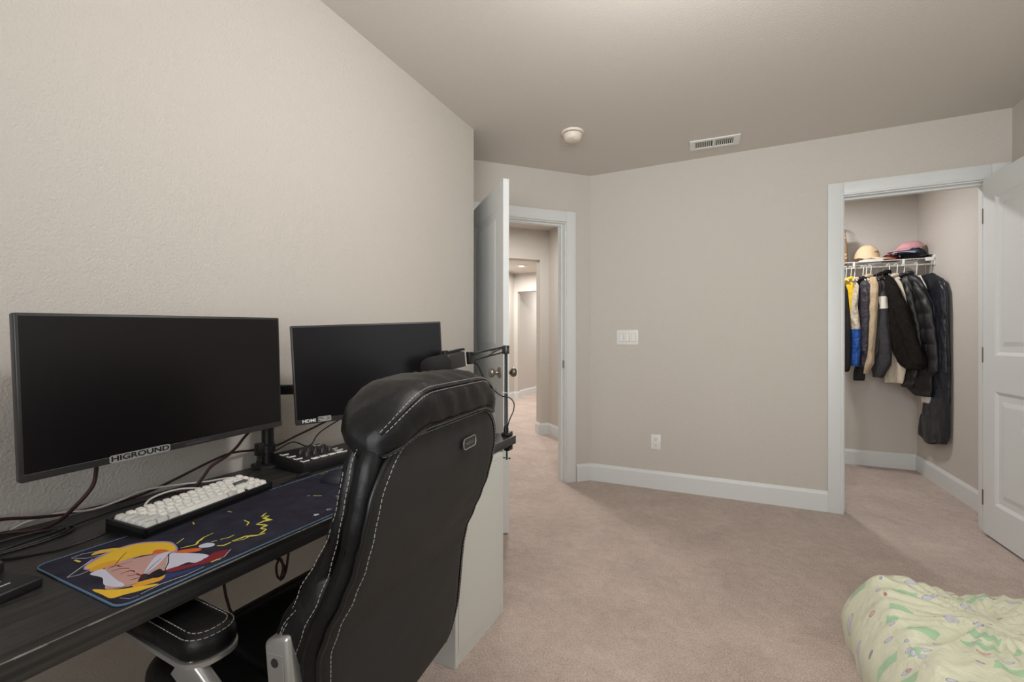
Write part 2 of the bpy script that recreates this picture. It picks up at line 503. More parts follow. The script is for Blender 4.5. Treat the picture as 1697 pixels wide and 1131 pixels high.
# ---- switch, outlet, vent, smoke detector, ceiling lamps
t = thing('light_switch', 'white triple rocker light switch on the beige back wall', 'light switch', (0.742, 3.53, 1.142))
bm = bmesh.new(); box(bm, -0.082, 0.082, -0.007, 0.0, -0.057, 0.057, bev=0.003); link('wall_plate', bm, M['white_plastic'], t, 40)
for k in (-1, 0, 1):
    cx = k * 0.046
    bm = bmesh.new(); box(bm, cx - 0.0175, cx + 0.0175, -0.0085, -0.006, -0.034, 0.034, bev=0.001)
    fr = link('rocker_frame', bm, M['key_grey'], t)
    bm = bmesh.new()
    vs = box(bm, cx - 0.0150, cx + 0.0150, -0.0135, -0.008, -0.0315, 0.0315, bev=0.001)
    for v in vs:
        if v.co.z > 0 and v.co.y < -0.012: v.co.y += 0.004
    link('rocker', bm, M['white_plastic'], fr)
t = thing('power_outlet', 'white duplex power outlet low on the beige back wall', 'outlet', (0.953, 3.53, 0.352))
bm = bmesh.new(); box(bm, -0.036, 0.036, -0.007, 0.0, -0.057, 0.057, bev=0.003); link('wall_plate', bm, M['white_plastic'], t, 40)
for z in (-0.022, 0.022):
    bm = bmesh.new()
    lathe(bm, [(0, 0.006), (0.0165, 0.006), (0.0165, 0.0095), (0, 0.0095)], 20, Matrix.Translation((0, 0, z)) @ Matrix.Rotation(D(90), 4, 'X'))
    s1 = link('socket', bm, M['white_plastic'], t, 30)
    bm = bmesh.new()
    box(bm, -0.0075, -0.0055, -0.0100, -0.009, z - 0.001, z + 0.008); box(bm, 0.0055, 0.0075, -0.0100, -0.009, z, z + 0.007)
    box(bm, -0.0025, 0.0025, -0.0100, -0.009, z - 0.010, z - 0.005)
    link('slots', bm, M['dark_slot'], s1)

t = thing('ceiling_vent', 'white slotted air vent register in the ceiling', 'vent', (1.360, 3.287, H), D(3))
bm = bmesh.new()
box(bm, -0.152, 0.152, -0.076, -0.050, -0.008, 0, bev=0.002); box(bm, -0.152, 0.152, 0.050, 0.076, -0.008, 0, bev=0.002)
box(bm, -0.152, -0.120, -0.050, 0.050, -0.008, 0); box(bm, 0.112, 0.152, -0.050, 0.050, -0.008, 0)
box(bm, -0.012, 0.004, -0.050, 0.050, -0.008, 0)
link('frame', bm, M['white_plastic'], t)
bm = bmesh.new(); box(bm, -0.125, 0.118, -0.052, 0.052, -0.0012, -0.0004); link('duct_opening', bm, M['dark_slot'], t)
bm = bmesh.new()
for side in (-1, 1):
    x0 = -0.118 if side < 0 else 0.010
    for i in range(9):
        x = x0 + i * 0.0118
        xf = Matrix.Translation((x, 0, -0.004)) @ Matrix.Rotation(D(28 * side), 4, 'Y')
        box(bm, -0.0022, 0.0022, -0.050, 0.050, -0.0035, 0.0035, xf=xf)
link('louvers', bm, M['white_plastic'], t)

t = thing('smoke_detector', 'round cream smoke detector on the ceiling', 'smoke detector', (0.549, 2.747, H))
bm = bmesh.new(); lathe(bm, [(0, 0), (0.071, 0), (0.071, -0.006), (0.066, -0.012), (0.0, -0.012)], 40); link('base_plate', bm, M['cream_plastic'], t, 40)
bm = bmesh.new(); lathe(bm, [(0, -0.011), (0.056, -0.011), (0.058, -0.018), (0.0, -0.018)], 40); link('sensor_gap', bm, M['dark_slot'], t)
bm = bmesh.new(); lathe(bm, [(0, -0.016), (0.060, -0.016), (0.0595, -0.024), (0.055, -0.038), (0.049, -0.048), (0.042, -0.052), (0.0, -0.053)], 40); cv = link('cover', bm, M['cream_plastic'], t, 50)
bm = bmesh.new(); lathe(bm, [(0, -0.050), (0.013, -0.050), (0.012, -0.055), (0.0, -0.056)], 20, Matrix.Translation((0.022, -0.012, 0))); link('test_button', bm, M['white_plastic'], cv, 40)

GLOW = mat('lamp_diffuser', (255, 250, 240), 0.5, emit=((255, 244, 228), 5.0))
GLOW2 = mat('recessed_lamp_lens', (255, 250, 240), 0.5, emit=((255, 244, 230), 9.0))
t = thing('ceiling_lamp', 'round flush ceiling lamp in the middle of the room', 'ceiling lamp', (1.42, 1.15, H))
bm = bmesh.new(); lathe(bm, [(0, 0), (0.155, 0), (0.155, -0.02), (0.0, -0.02)], 40); link('base_plate', bm, M['white_plastic'], t, 40)
bm = bmesh.new(); lathe(bm, [(0, -0.018), (0.150, -0.018), (0.146, -0.045), (0.12, -0.075), (0.06, -0.095), (0, -0.10)], 40); link('diffuser', bm, GLOW, t, 60)
for i, (x, y, lab, nm, r) in enumerate(((-1.805, 7.19, 'bright round recessed ceiling light far down the hallway', 'recessed_light', 0.088),
                                  (-1.25, 5.55, 'unseen recessed light added behind the hallway opening header', 'recessed_light', 0.088),
                                  (-0.36, 3.98, 'recessed ceiling light just outside the bedroom door', 'recessed_light', 0.088),
                                  (-1.60, 9.50, 'unseen recessed light added at the hidden end of the hallway', 'recessed_light', 0.088),
                                  (1.98, 4.25, 'small round ceiling light inside the closet', 'closet_light', 0.09))):
    t = thing(nm, lab, 'ceiling light', (x, y, H))
    bm = bmesh.new(); lathe(bm, [(r, -0.0005), (r + .014, -0.0005), (r + .012, -0.006), (r, -0.007)], 32); link('trim_ring', bm, M['white_plastic'], t, 40)
    bm = bmesh.new(); lathe(bm, [(0, -0.002), (r, -0.002), (r * .95, -0.006), (0, -0.008)], 32); link('lens', bm, GLOW2, t, 40)

# ================================================================== DESK AND THINGS ON IT
DZ = 0.692
t = thing('desk', 'long black-brown wooden desk along the left wall', 'desk', (0.295, 0.8, 0))
bm = bmesh.new(); box(bm, -0.283, 0.291, -0.99, 1.012, DZ - 0.036, DZ, bev=0.0012, seg=1); top = link('tabletop', bm, M['wood'], t)
bm = bmesh.new()
random.seed(3)
y = -0.99
while y < 1.01:                                   # worn paint and a painted-in highlight along the front edge
    L_ = random.uniform(0.02, 0.10); w = random.uniform(0.0004, 0.0011)
    box(bm, 0.2895 - w, 0.2915, y, min(y + L_, 1.012), DZ - w, DZ + 0.0003); y += L_ + random.choice((0, 0, 0.004))
link('worn_lit_edge', bm, M['worn_lit_edge'], top)
for yy in (-0.93,):
    for xx in (-0.25, 0.24):
        bm = bmesh.new(); lathe(bm, [(0, 0), (0.022, 0), (0.022, 0.02), (0.02, 0.02), (0.02, DZ - .037), (0, DZ - .037)], 20, Matrix.Translation((xx, yy, 0)))
        link('leg', bm, M['black_metal'], t, 40)

# white cabinet under the desk end
t = thing('storage_cabinet', 'white cabinet with a tall door standing under the desk end', 'cabinet', (0.32, 1.467, 0))
CH = DZ - 0.037
bm = bmesh.new()
box(bm, -0.285, 0.285, -0.180, -0.162, 0.0, CH, bev=0.001, seg=1)
box(bm, -0.285, 0.285, 0.162, 0.180, 0.0, CH, bev=0.001, seg=1)
box(bm, -0.285, 0.285, -0.162, 0.162, CH - 0.018, CH - .0005)
box(bm, -0.285, 0.270, -0.162, 0.162, 0.045, 0.063)
box(bm, -0.285, -0.275, -0.162, 0.162, 0.063, CH - 0.018)
box(bm, 0.268, 0.282, -0.162, 0.162, 0.0, 0.043)
link('body', bm, M['laminate'], t)
# door with a scooped finger pull on its left edge
bm = bmesh.new()
z0, z1 = 0.047, CH - 0.019
n = 14
pts = [(0.1605, z0), (0.1605, z1), (-0.1605, z1)]
hz0, hz1 = 0.335, 0.475
pts += [(-0.1605, hz1)] + [(-0.1605 + 0.014 * math.sin(PI * k / n) ** 0.6, hz1 + (hz0 - hz1) * k / n) for k in range(1, n)] + [(-0.1605, hz0), (-0.1605, z0)]
A = [bm.verts.new((0.270, a, b)) for a, b in pts]; B = [bm.verts.new((0.286, a, b)) for a, b in pts]
bm.faces.new(A); bm.faces.new(B[::-1])
for i in range(len(pts)): bm.faces.new((A[i], A[(i + 1) % len(pts)], B[(i + 1) % len(pts)], B[i]))
dr = link('door', bm, M['laminate'], t)
bm = bmesh.new(); box(bm, 0.262, 0.2695, -0.161, -0.135, hz0 - .01, hz1 + .01); link('pull_shade', bm, mat('shaded_pull', (120, 122, 120), 0.6), dr)  # grey backing with the shade of the scoop put into its colour

# desk mat ------------------------------------------------------------
MZ = 0.0030
t = thing('desk_mat', 'dark navy desk mat with yellow lightning print and light blue stitched edge', 'desk mat', (0.43, 0.77, DZ))
t.rotation_euler = (0, 0, D(90))
# local x = world +Y, local y = world -X
HX, HY_ = 0.402, 0.148
def rrect(hx, hy, r, n=6):
    out = []
    for cx, cy, a0 in ((hx - r, hy - r, 0), (-hx + r, hy - r, 90), (-hx + r, -hy + r, 180), (hx - r, -hy + r, 270)):
        for k in range(n + 1):
            a = D(a0 + 90 * k / n); out.append((cx + r * math.cos(a), cy + r * math.sin(a)))
    return out
NAVY = mat('navy_cloth', (34, 33, 47), 0.75, spec=0.3, bumps=[(900, 0.2, 0.0006, 2)], var=(22, 0.45))
bm = bmesh.new(); prism(bm, rrect(HX, HY_, 0.02), 0, MZ); link('mat_body', bm, NAVY, t)
bm = bmesh.new(); tube(bm, [(a, b, MZ * .75) for a, b in rrect(HX, HY_, 0.02)], 0.0017, 6, closed=True); link('stitched_edge', bm, mat('light_blue_thread', (84, 112, 138), 0.8, bumps=[(1200, .8, .001, 1)]), t, 60)
# generic printed shapes: flat inks on the cloth
INK = {k: mat('ink_' + k, c, 0.7, spec=0.3) for k, c in dict(yellow=(214, 174, 52), lemon=(206, 198, 84), orange=(196, 94, 46), skin=(180, 142, 134), white=(190, 190, 206), red=(118, 30, 42), navy=(38, 50, 92), purple=(150, 130, 170), black=(24, 20, 30), gold=(205, 150, 50)).items()}
inks = list(INK); layer = [0]
ink_bms = []
def W(X, Y): return (Y - 0.77, -(X - 0.43))
def shape(color, pts, n=5, smooth=True):
    b = bmesh.new(); ink_bms.append((color, b))
    layer[0] += 1
    z = MZ + 0.00005 + layer[0] * 0.000012
    P = [(x, y, 0) for x, y in pts]
    if smooth: P = spline(P, n, closed=True)
    lim = lambda v, h: max(-h, min(h, v))
    vs = [b.verts.new((lim(p_[0], HX - .002), lim(p_[1], HY_ - .002), z)) for p_ in P]
    f = b.faces.new(vs)
    bmesh.ops.triangulate(b, faces=[f])
def stroke(color, pts, w, jag=0.0, seed=0):
    rnd = random.Random(seed)
    P = [Vector((x, y, 0)) for x, y in pts]
    if jag:
        Q = []
        for i in range(len(P) - 1):
            n_ = max(2, int((P[i + 1] - P[i]).length / 0.008))
            d = (P[i + 1] - P[i]); nn = Vector((-d.y, d.x, 0)).normalized()
            for k in range(n_): Q.append(P[i] + d * (k / n_) + nn * rnd.uniform(-jag, jag))
        P = Q + [P[-1]]
    Lf, Rt = [], []
    for i, p_ in enumerate(P):
        d = P[min(i + 1, len(P) - 1)] - P[max(i - 1, 0)]
        nn = Vector((-d.y, d.x, 0)).normalized()
        ww = w * (1.5 if color == 'lemon' else 1) * (0.35 + 0.65 * math.sin(PI * (i + .5) / len(P))) * (rnd.uniform(.6, 1.3) if jag else 1)
        Lf.append(p_ + nn * ww); Rt.append(p_ - nn * ww)
    b = bmesh.new(); ink_bms.append((color, b))
    layer[0] += 1
    z = MZ + 0.00005 + layer[0] * 0.000012
    a = [b.verts.new((q_.x, q_.y, z)) for q_ in Lf]; c_ = [b.verts.new((q_.x, q_.y, z)) for q_ in Rt]
    for i in range(len(P) - 1): b.faces.new((a[i], a[i + 1], c_[i + 1], c_[i]))
shape('purple', [(-0.367, 0.055), (-0.343, 0.084), (-0.302, 0.099), (-0.269, 0.092), (-0.248, 0.067), (-0.235, 0.034), (-0.245, -0.008), (-0.26, -0.026), (-0.274, -0.007), (-0.293, 0.019), (-0.32, 0.02), (-0.344, 0.026), (-0.361, 0.037)])
shape('yellow', [(-0.364, 0.057), (-0.342, 0.076), (-0.305, 0.092), (-0.272, 0.087), (-0.251, 0.062), (-0.239, 0.031), (-0.247, -0.005), (-0.257, -0.015), (-0.272, -0.002), (-0.293, 0.019), (-0.318, 0.026), (-0.342, 0.032), (-0.359, 0.042)])
shape('yellow', [(-0.335, 0.108), (-0.321, 0.12), (-0.305, 0.111), (-0.295, 0.096), (-0.308, 0.093), (-0.324, 0.102)])
shape('skin', [(-0.348, 0.025), (-0.319, 0.023), (-0.288, 0.008), (-0.27, -0.015), (-0.29, -0.066), (-0.307, -0.084), (-0.324, -0.087), (-0.331, -0.063), (-0.354, -0.091), (-0.37, -0.084), (-0.384, -0.071), (-0.379, -0.051), (-0.359, -0.023)])
shape('gold', [(-0.363, 0.041), (-0.345, 0.05), (-0.326, 0.043), (-0.326, 0.025), (-0.341, 0.025), (-0.356, 0.024), (-0.366, 0.03)])
shape('white', [(-0.371, 0.021), (-0.352, 0.023), (-0.356, -0.011), (-0.361, -0.048), (-0.362, -0.07), (-0.367, -0.081), (-0.375, -0.065), (-0.378, -0.044), (-0.368, -0.014)])
shape('white', [(-0.267, -0.023), (-0.25, -0.048), (-0.238, -0.084), (-0.24, -0.104), (-0.249, -0.102), (-0.262, -0.109), (-0.268, -0.101), (-0.271, -0.09), (-0.287, -0.089), (-0.299, -0.089), (-0.303, -0.081)])
shape('red', [(-0.306, -0.086), (-0.289, -0.089), (-0.271, -0.103), (-0.25, -0.104), (-0.225, -0.094), (-0.206, -0.109), (-0.225, -0.124), (-0.251, -0.126), (-0.277, -0.114), (-0.302, -0.103)])
shape('navy', [(-0.316, -0.094), (-0.298, -0.113), (-0.265, -0.131), (-0.297, -0.13), (-0.326, -0.122), (-0.341, -0.114)])
shape('white', [(-0.328, -0.064), (-0.306, -0.033), (-0.28, -0.007), (-0.261, -0.011), (-0.276, -0.028), (-0.306, -0.054)])
shape('gold', [(-0.354, -0.087), (-0.335, -0.094), (-0.315, -0.101), (-0.329, -0.116), (-0.352, -0.108), (-0.361, -0.099)])
shape('yellow', [(-0.394, -0.047), (-0.376, -0.084), (-0.337, -0.125), (-0.36, -0.123), (-0.379, -0.113), (-0.394, -0.106), (-0.395, -0.08)])
shape('orange', [(-0.26, -0.021), (-0.24, -0.031), (-0.226, -0.051), (-0.234, -0.06), (-0.251, -0.046)])
shape('orange', [(-0.281, 0.007), (-0.271, 0.021), (-0.262, 0.013), (-0.26, -0.008), (-0.272, -0.002)])
shape('white', [(-0.22, -0.036), (-0.206, -0.038), (-0.202, -0.055), (-0.21, -0.064), (-0.222, -0.056), (-0.225, -0.045)])
shape('black', [(-0.332, -0.08), (-0.309, -0.069), (-0.309, -0.084), (-0.313, -0.1), (-0.327, -0.101)])
stroke('black', [(-0.336, 0.019), (-0.319, 0.04), (-0.298, 0.063)], 0.0007, 0, 0)
stroke('black', [(-0.268, -0.022), (-0.288, -0.059), (-0.305, -0.082)], 0.001, 0, 1)
stroke('black', [(-0.326, -0.063), (-0.306, -0.044), (-0.284, -0.028)], 0.0007, 0, 2)
stroke('black', [(-0.386, -0.067), (-0.371, -0.08), (-0.352, -0.091)], 0.0007, 0, 3)
stroke('black', [(-0.349, 0.015), (-0.334, 0.015), (-0.314, 0.007)], 0.0006, 0, 4)
stroke('white', [(-0.357, 0.128), (-0.34, 0.13), (-0.306, 0.108)], 0.0011, 0, 5)
stroke('white', [(-0.357, 0.125), (-0.345, 0.101), (-0.321, 0.09)], 0.0009, 0, 6)
stroke('white', [(-0.394, 0.042), (-0.364, 0.067), (-0.341, 0.087)], 0.001, 0, 7)
stroke('white', [(-0.394, 0.041), (-0.38, 0.034), (-0.364, 0.038)], 0.0009, 0, 8)
stroke('white', [(-0.367, -0.135), (-0.336, -0.13), (-0.301, -0.137), (-0.268, -0.135)], 0.001, 0, 9)
stroke('white', [(-0.253, -0.128), (-0.228, -0.129), (-0.203, -0.11)], 0.0008, 0, 10)
stroke('purple', [(-0.388, -0.118), (-0.382, -0.135), (-0.371, -0.137)], 0.0012, 0, 11)
stroke('red', [(-0.345, 0.018), (-0.334, 0.015), (-0.332, 0.001)], 0.0013, 0.002, 12)
stroke('red', [(-0.35, -0.002), (-0.339, -0.005), (-0.33, -0.019)], 0.0016, 0.002, 13)
stroke('red', [(-0.348, -0.027), (-0.335, -0.03), (-0.333, -0.043)], 0.0014, 0.002, 14)
stroke('red', [(-0.347, -0.049), (-0.336, -0.053), (-0.332, -0.072)], 0.0016, 0.002, 15)
stroke('red', [(-0.352, -0.068), (-0.34, -0.073), (-0.336, -0.084)], 0.0013, 0.002, 16)
stroke('lemon', [(-0.358, 0.111), (-0.357, 0.093)], 0.0016, 0, 17)
stroke('lemon', [(-0.252, -0.13), (-0.242, -0.129), (-0.237, -0.133)], 0.0014, 0, 18)
stroke('lemon', [(-0.244, -0.016), (-0.221, -0.026), (-0.211, -0.017), (-0.195, -0.005), (-0.172, -0.001)], 0.0018, 0.0012, 19)
stroke('lemon', [(-0.235, 0.014), (-0.214, 0.028)], 0.0009, 0, 20)
stroke('lemon', [(-0.2, -0.041), (-0.191, -0.046)], 0.0009, 0, 21)
stroke('lemon', [(-0.185, -0.047), (-0.172, -0.054), (-0.158, -0.051)], 0.001, 0, 22)
stroke('lemon', [(-0.206, -0.071), (-0.199, -0.081), (-0.184, -0.08)], 0.0017, 0, 23)
stroke('lemon', [(-0.18, -0.077), (-0.154, -0.08), (-0.139, -0.097), (-0.124, -0.102)], 0.002, 0.001, 24)
stroke('lemon', [(-0.179, -0.08), (-0.164, -0.091), (-0.142, -0.085)], 0.001, 0.0005, 25)
stroke('lemon', [(-0.13, -0.095), (-0.111, -0.087), (-0.112, -0.07), (-0.095, -0.069), (-0.101, -0.042), (-0.083, -0.041), (-0.071, -0.049), (-0.07, -0.023), (-0.057, -0.022), (-0.066, -0.009), (-0.047, -0.0)], 0.0024, 0.001, 26)
stroke('lemon', [(-0.098, 0.007), (-0.102, -0.016), (-0.115, -0.028)], 0.0011, 0, 27)
stroke('lemon', [(-0.156, 0.1), (-0.162, 0.085)], 0.001, 0, 28)
stroke('lemon', [(-0.08, 0.095), (-0.079, 0.08)], 0.001, 0, 29)
stroke('lemon', [(0.081, 0.013), (0.084, 0.006)], 0.001, 0, 30)
stroke('lemon', [(0.088, -0.002), (0.098, -0.022)], 0.0013, 0, 31)
stroke('lemon', [(0.111, -0.059), (0.123, -0.075)], 0.0014, 0, 32)
stroke('yellow', [(0.236, 0.138), (0.249, 0.134)], 0.0015, 0, 33)
stroke('yellow', [(0.262, 0.147), (0.264, 0.132)], 0.0013, 0, 34)
stroke('yellow', [(0.226, 0.117), (0.239, 0.111)], 0.0015, 0, 35)
stroke('purple', [(0.244, 0.092), (0.283, 0.127), (0.318, 0.132), (0.324, 0.103)], 0.0085, 0, 36)
stroke('yellow', [(0.25, 0.094), (0.285, 0.123), (0.31, 0.124), (0.316, 0.095)], 0.0065, 0, 37)
shape('white', [(-.013, -.117), (-.006, -.1145), (-.004, -.108), (-.001, -.1145), (.005, -.117), (0, -.119), (.0, -.125), (-.004, -.121), (-.010, -.1235), (-.009, -.119)], smooth=False)
stroke('red', [(.011, -.1145), (.019, -.1215)], .0011); stroke('red', [(.011, -.1215), (.019, -.1145)], .0011)
stroke('white', [(.034 + .005 * math.cos(a), -.118 + .005 * math.sin(a)) for a in [k * PI / 8 for k in range(17)]], .0009)
stroke('white', [(.031, -.118), (.037, -.118)], .0009)
for k, b in ink_bms:
    link('printed_shape', b, INK[k], t, recalc=False)

# keyboard ------------------------------------------------------------
t = thing('keyboard', 'compact white mechanical keyboard in a black case on the desk mat', 'keyboard', (0.334, 0.518, DZ + MZ), D(99))
W_, D_ = 0.334, 0.116
def kz(y): return 0.016 + 0.010 * (y / D_)
bm = bmesh.new()
def wedge(x0, x1, y0, y1, zb, zt0, zt1, up=0.0):
    vs = [bm.verts.new(c) for c in ((x0, y0, zb), (x1, y0, zb), (x1, y1, zb), (x0, y1, zb), (x0, y0, zt0), (x1, y0, zt0), (x1, y1, zt1), (x0, y1, zt1))]
    for f in ((3, 2, 1, 0), (4, 5, 6, 7), (0, 1, 5, 4), (1, 2, 6, 5), (2, 3, 7, 6), (3, 0, 4, 7)): bm.faces.new([vs[i] for i in f])
wedge(0, W_, 0, D_, 0.002, kz(0) - .005, kz(D_) - .005)
wedge(0, W_, 0, 0.006, 0.0, kz(0) + .004, kz(.006) + .004); wedge(0, W_, D_ - 0.006, D_, 0, kz(D_) + .004, kz(D_) + .004)
wedge(0, 0.006, 0, D_, 0, kz(0) + .004, kz(D_) + .004); wedge(W_ - 0.006, W_, 0, D_, 0, kz(0) + .004, kz(D_) + .004)
link('case', bm, M['black_plastic'], t, 20)
U = (W_ - 0.016) / 16.0; UY = (D_ - 0.016) / 5.0
key_cache = {}
def keycap(wu, x, row, m, mk):
    y = 0.008 + row * UY
    k = (wu, mk)
    if k not in key_cache:
        b = bmesh.new()
        wx, wy = wu * U - 0.0012, UY - 0.0012
        rings = []
        for ins, z in ((0, 0), (0.0006, 0.001), (0.0028, 0.0085), (0.0034, 0.0092)):
            hx, hy = wx / 2 - ins, wy / 2 - ins * 0.9
            rings.append([Vector((a, c, z)) for a, c in rrect(hx, hy, 0.0018, 2)])
        ring_loft(b, rings)
        cent = b.faces[:]
        o = link('keycap', b, m, t, 35); key_cache[k] = o; first = True
    else:
        o = key_cache[k].copy(); COL.objects.link(o); o.parent = t
    o.location = (x + wu * U / 2, y + UY / 2, kz(y + UY / 2) + 0.0015)
    o.rotation_euler = (math.atan(0.010 / D_), 0, 0)
rows = [
    [(1.25, 'g'), (1.25, 'g'), (1.25, 'g'), (6.25, 'w'), (1.25, 'g'), (1.25, 'w'), (0.5, None), (1, 'w'), (1, 'w'), (1, 'w')],
    [(2.25, 'g')] + [(1, 'w')] * 10 + [(1.75, 'w'), (1, 'w'), (1, 'w')],
    [(1.75, 'g')] + [(1, 'w')] * 11 + [(2.25, 'd'), (1, 'w')],
    [(1.5, 'g')] + [(1, 'w')] * 12 + [(1.5, 'w'), (1, 'w')],
    [(1, 'g')] + [(1, 'w')] * 12 + [(2, 'w'), (1, 'w')]]
KM = dict(w=M['key_white'], g=M['key_grey'], d=M['key_dark'])
for r, row in enumerate(rows):
    x = 0.008
    for wu, mk in row:
        if mk: keycap(wu, x, r, KM[mk], mk)
        x += wu * U

# mouse ---------------------------------------------------------------
t = thing('computer_mouse', 'dark computer mouse on the desk mat behind the office chair', 'mouse', (0.400, 0.985, DZ + MZ), D(200))
bm = bmesh.new()
rings = []
for i in range(13):
    s = i / 12; x = -0.058 + 0.116 * s
    w = 0.031 * (math.sin(PI * (0.04 + 0.92 * s)) ** 0.35); hgt = 0.037 * (math.sin(PI * (0.05 + 0.85 * (1 - s) ** 1.0)) ** 0.6)
    rings.append([Vector((x, w * math.cos(a), max(0.0008, 0.0008 + hgt * math.sin(a) ** 0.8))) if 0 <= a <= PI else Vector((x, w * math.cos(a), 0.0008)) for a in [PI * k / 12 for k in range(13)]])
ring_loft(bm, rings)
b_ = link('body', bm, mat('navy_black_plastic', (32, 34, 44), 0.45), t, 50)
bm = bmesh.new(); lathe(bm, [(0, -.004), (.010, -.004), (.010, .004), (0, .004)], 20, Matrix.Translation((-0.03, 0, 0.024)) @ Matrix.Rotation(D(90), 4, 'X')); link('scroll_wheel', bm, M['foam'], t, 40)

# MIDI-like control pad ------------------------------------------------
t = thing('control_pad', 'black button and knob controller at the back of the desk under the right monitor', 'controller', (0.162, 1.085, DZ), D(90 - 5))
# local x along +Y-ish, y toward the wall
bm = bmesh.new(); xf = None
vs = box(bm, -0.090, 0.090, -0.085, 0.085, 0.0, 0.040, bev=0.004)
for v in vs:
    if v.co.z > 0.03: v.co.z += v.co.y * 0.06
link('body', bm, M['black_plastic'], t, 35)
PADB = mat('translucent_white_button', (236, 234, 228), 0.4)
def pz(y): return 0.040 + y * 0.06
for i in range(4):
    bm = bmesh.new(); vs = box(bm, -0.046 + i * 0.031, -0.022 + i * 0.031, -0.072, -0.057, pz(-.065), pz(-.065) + .003, bev=.001); link('pad_button', bm, PADB, t)
def outline_button(x, y):
    bm = bmesh.new(); box(bm, x - .011, x + .011, y - .008, y + .008, pz(y) - .0005, pz(y) + .0025, bev=.001); o = link('side_button', bm, M['black_plastic'], t)
    bm = bmesh.new(); box(bm, x - .011, x + .011, y - .0095, y - .0070, pz(y), pz(y) + .0032); box(bm, x - .0118, x - .0098, y - .0095, y + .006, pz(y), pz(y) + .0030)
    link('white_edge', bm, PADB, o)
for i in range(4): outline_button(-0.072, -0.064 + i * 0.036)
for i in range(3): outline_button(0.076, -0.064 + i * 0.026)
outline_button(0.066, 0.062)
for i in range(4):
    for j in range(2):
        bm = bmesh.new(); x, y = -0.034 + i * 0.029, -0.022 + j * 0.034
        lathe(bm, [(0, 0), (0.0085, 0), (0.0075, 0.014), (0.006, 0.016), (0, 0.016)], 16, Matrix.Translation((x, y, pz(y) - .001))); link('knob', bm, M['bezel'], t, 40)

# cable plug lying in front of the control pad
t = thing('cable_plug', 'small black cable connector lying in front of the control pad', 'plug', (0.250, 0.975, DZ))
bm = bmesh.new(); box(bm, -0.007, 0.007, -0.02, 0.022, 0.001, 0.010, bev=.002); link('housing', bm, M['black_plastic'], t, 40)
bm = bmesh.new(); tube(bm, spline([(0, -0.02, .005), (0.001, -0.04, .004), (0.014, -0.085, .0035)], 6), 0.0022, 8); link('lead', bm, M['black_cable'], t, 60)

# adapter at left edge
t = thing('power_adapter', 'black rectangular adapter box at the left end of the desk', 'adapter', (0.350, 0.300, DZ), D(14))
bm = bmesh.new(); box(bm, -0.045, 0.042, -0.05, 0.040, 0.0, 0.017, bev=.004, seg=3); bd = link('body', bm, M['black_plastic'], t, 40)
for i in range(3):
    bm = bmesh.new(); box(bm, -0.030 + i * 0.021, -0.027 + i * 0.021, -0.012, 0.012, 0.0165, 0.0175); link('white_mark', bm, M['key_grey'], bd)
t = thing('small_box', 'small black box partly visible behind the adapter box at the photo edge', 'box', (0.262, 0.288, DZ), D(0))
bm = bmesh.new(); box(bm, -0.045, 0.034, -0.04, 0.040, 0.0, 0.036, bev=.005, seg=3); link('body', bm, M['black_plastic'], t, 40)
bm = bmesh.new(); box(bm, -0.038, 0.038, -0.034, 0.034, 0.0355, 0.0385, bev=.002); link('top_cover', bm, M['bezel'], t, 40)

# ------------------------------------------------------------------ monitors
def monitor(label, w, h, loc, rz, roll, chin=0.016):
    t = thing('monitor', label, 'monitor', loc, rz)
    t.rotation_euler = (0, -roll, rz)
    bm = bmesh.new()
    box(bm, -w / 2, w / 2, 0.0, 0.022, -h / 2, h / 2, bev=0.004, seg=3)
    vs = box(bm, -w * .36, w * .36, 0.018, 0.045, -h * .36, h * .34, bev=0.012, seg=3)
    link('housing', bm, M['bezel'], t, 35)
    bm = bmesh.new(); box(bm, -w / 2 + .006, w / 2 - .006, -0.0006, 0.001, -h / 2 + chin, h / 2 - .006); link('screen', bm, M['screen'], t)
    bm = bmesh.new(); box(bm, -w / 2 + .001, w / 2 - .001, -0.0016, 0.003, -h / 2 + .001, -h / 2 + chin, bev=.0008); link('chin', bm, M['bezel'], t)
    return t
ROLL1 = math.atan(0.017 / 0.56)
m1 = monitor('larger left black monitor with a bold lettered sticker on its chin', 0.566, 0.331, (0.200, 0.654, 1.0065), D(90), ROLL1)
m2 = monitor('right black monitor angled toward the chair with a small display badge sticker', 0.505, 0.319, (0.330, 1.198, 1.0110), math.atan2(0.413, 0.288), math.atan(0.026 / 0.50), 0.017)
# sticker on the left monitor
bm = bmesh.new(); prism(bm, rrect(0.060, 0.0085, 0.005), 0, 0.0005)
xf = Matrix.Translation((-0.085, -0.0022, -0.1555)) @ Matrix.Rotation(D(90), 4, 'X')
for v in bm.verts: v.co = xf @ v.co
st = link('sticker', bm, mat('silver_grey_sticker', (150, 150, 148), 0.5), m1)
tx = text_mesh('sticker_lettering', 'HIGROUND', 0.0158, mat('black_print', (18, 18, 20), 0.5), st, (-0.085, -0.0030, -0.1555), (D(90), 0, 0), 0.0002, 0.0004)
tx.scale = (1.36, 1, 1)
bm = bmesh.new(); prism(bm, rrect(.030, .0035, .003), 0, .0003)
xf = Matrix.Translation((.040, -.0018, -.1575)) @ Matrix.Rotation(D(90), 4, 'X')
for v in bm.verts: v.co = xf @ v.co
link('emblem', bm, mat('dim_emblem', (58, 56, 56), .5), m1)
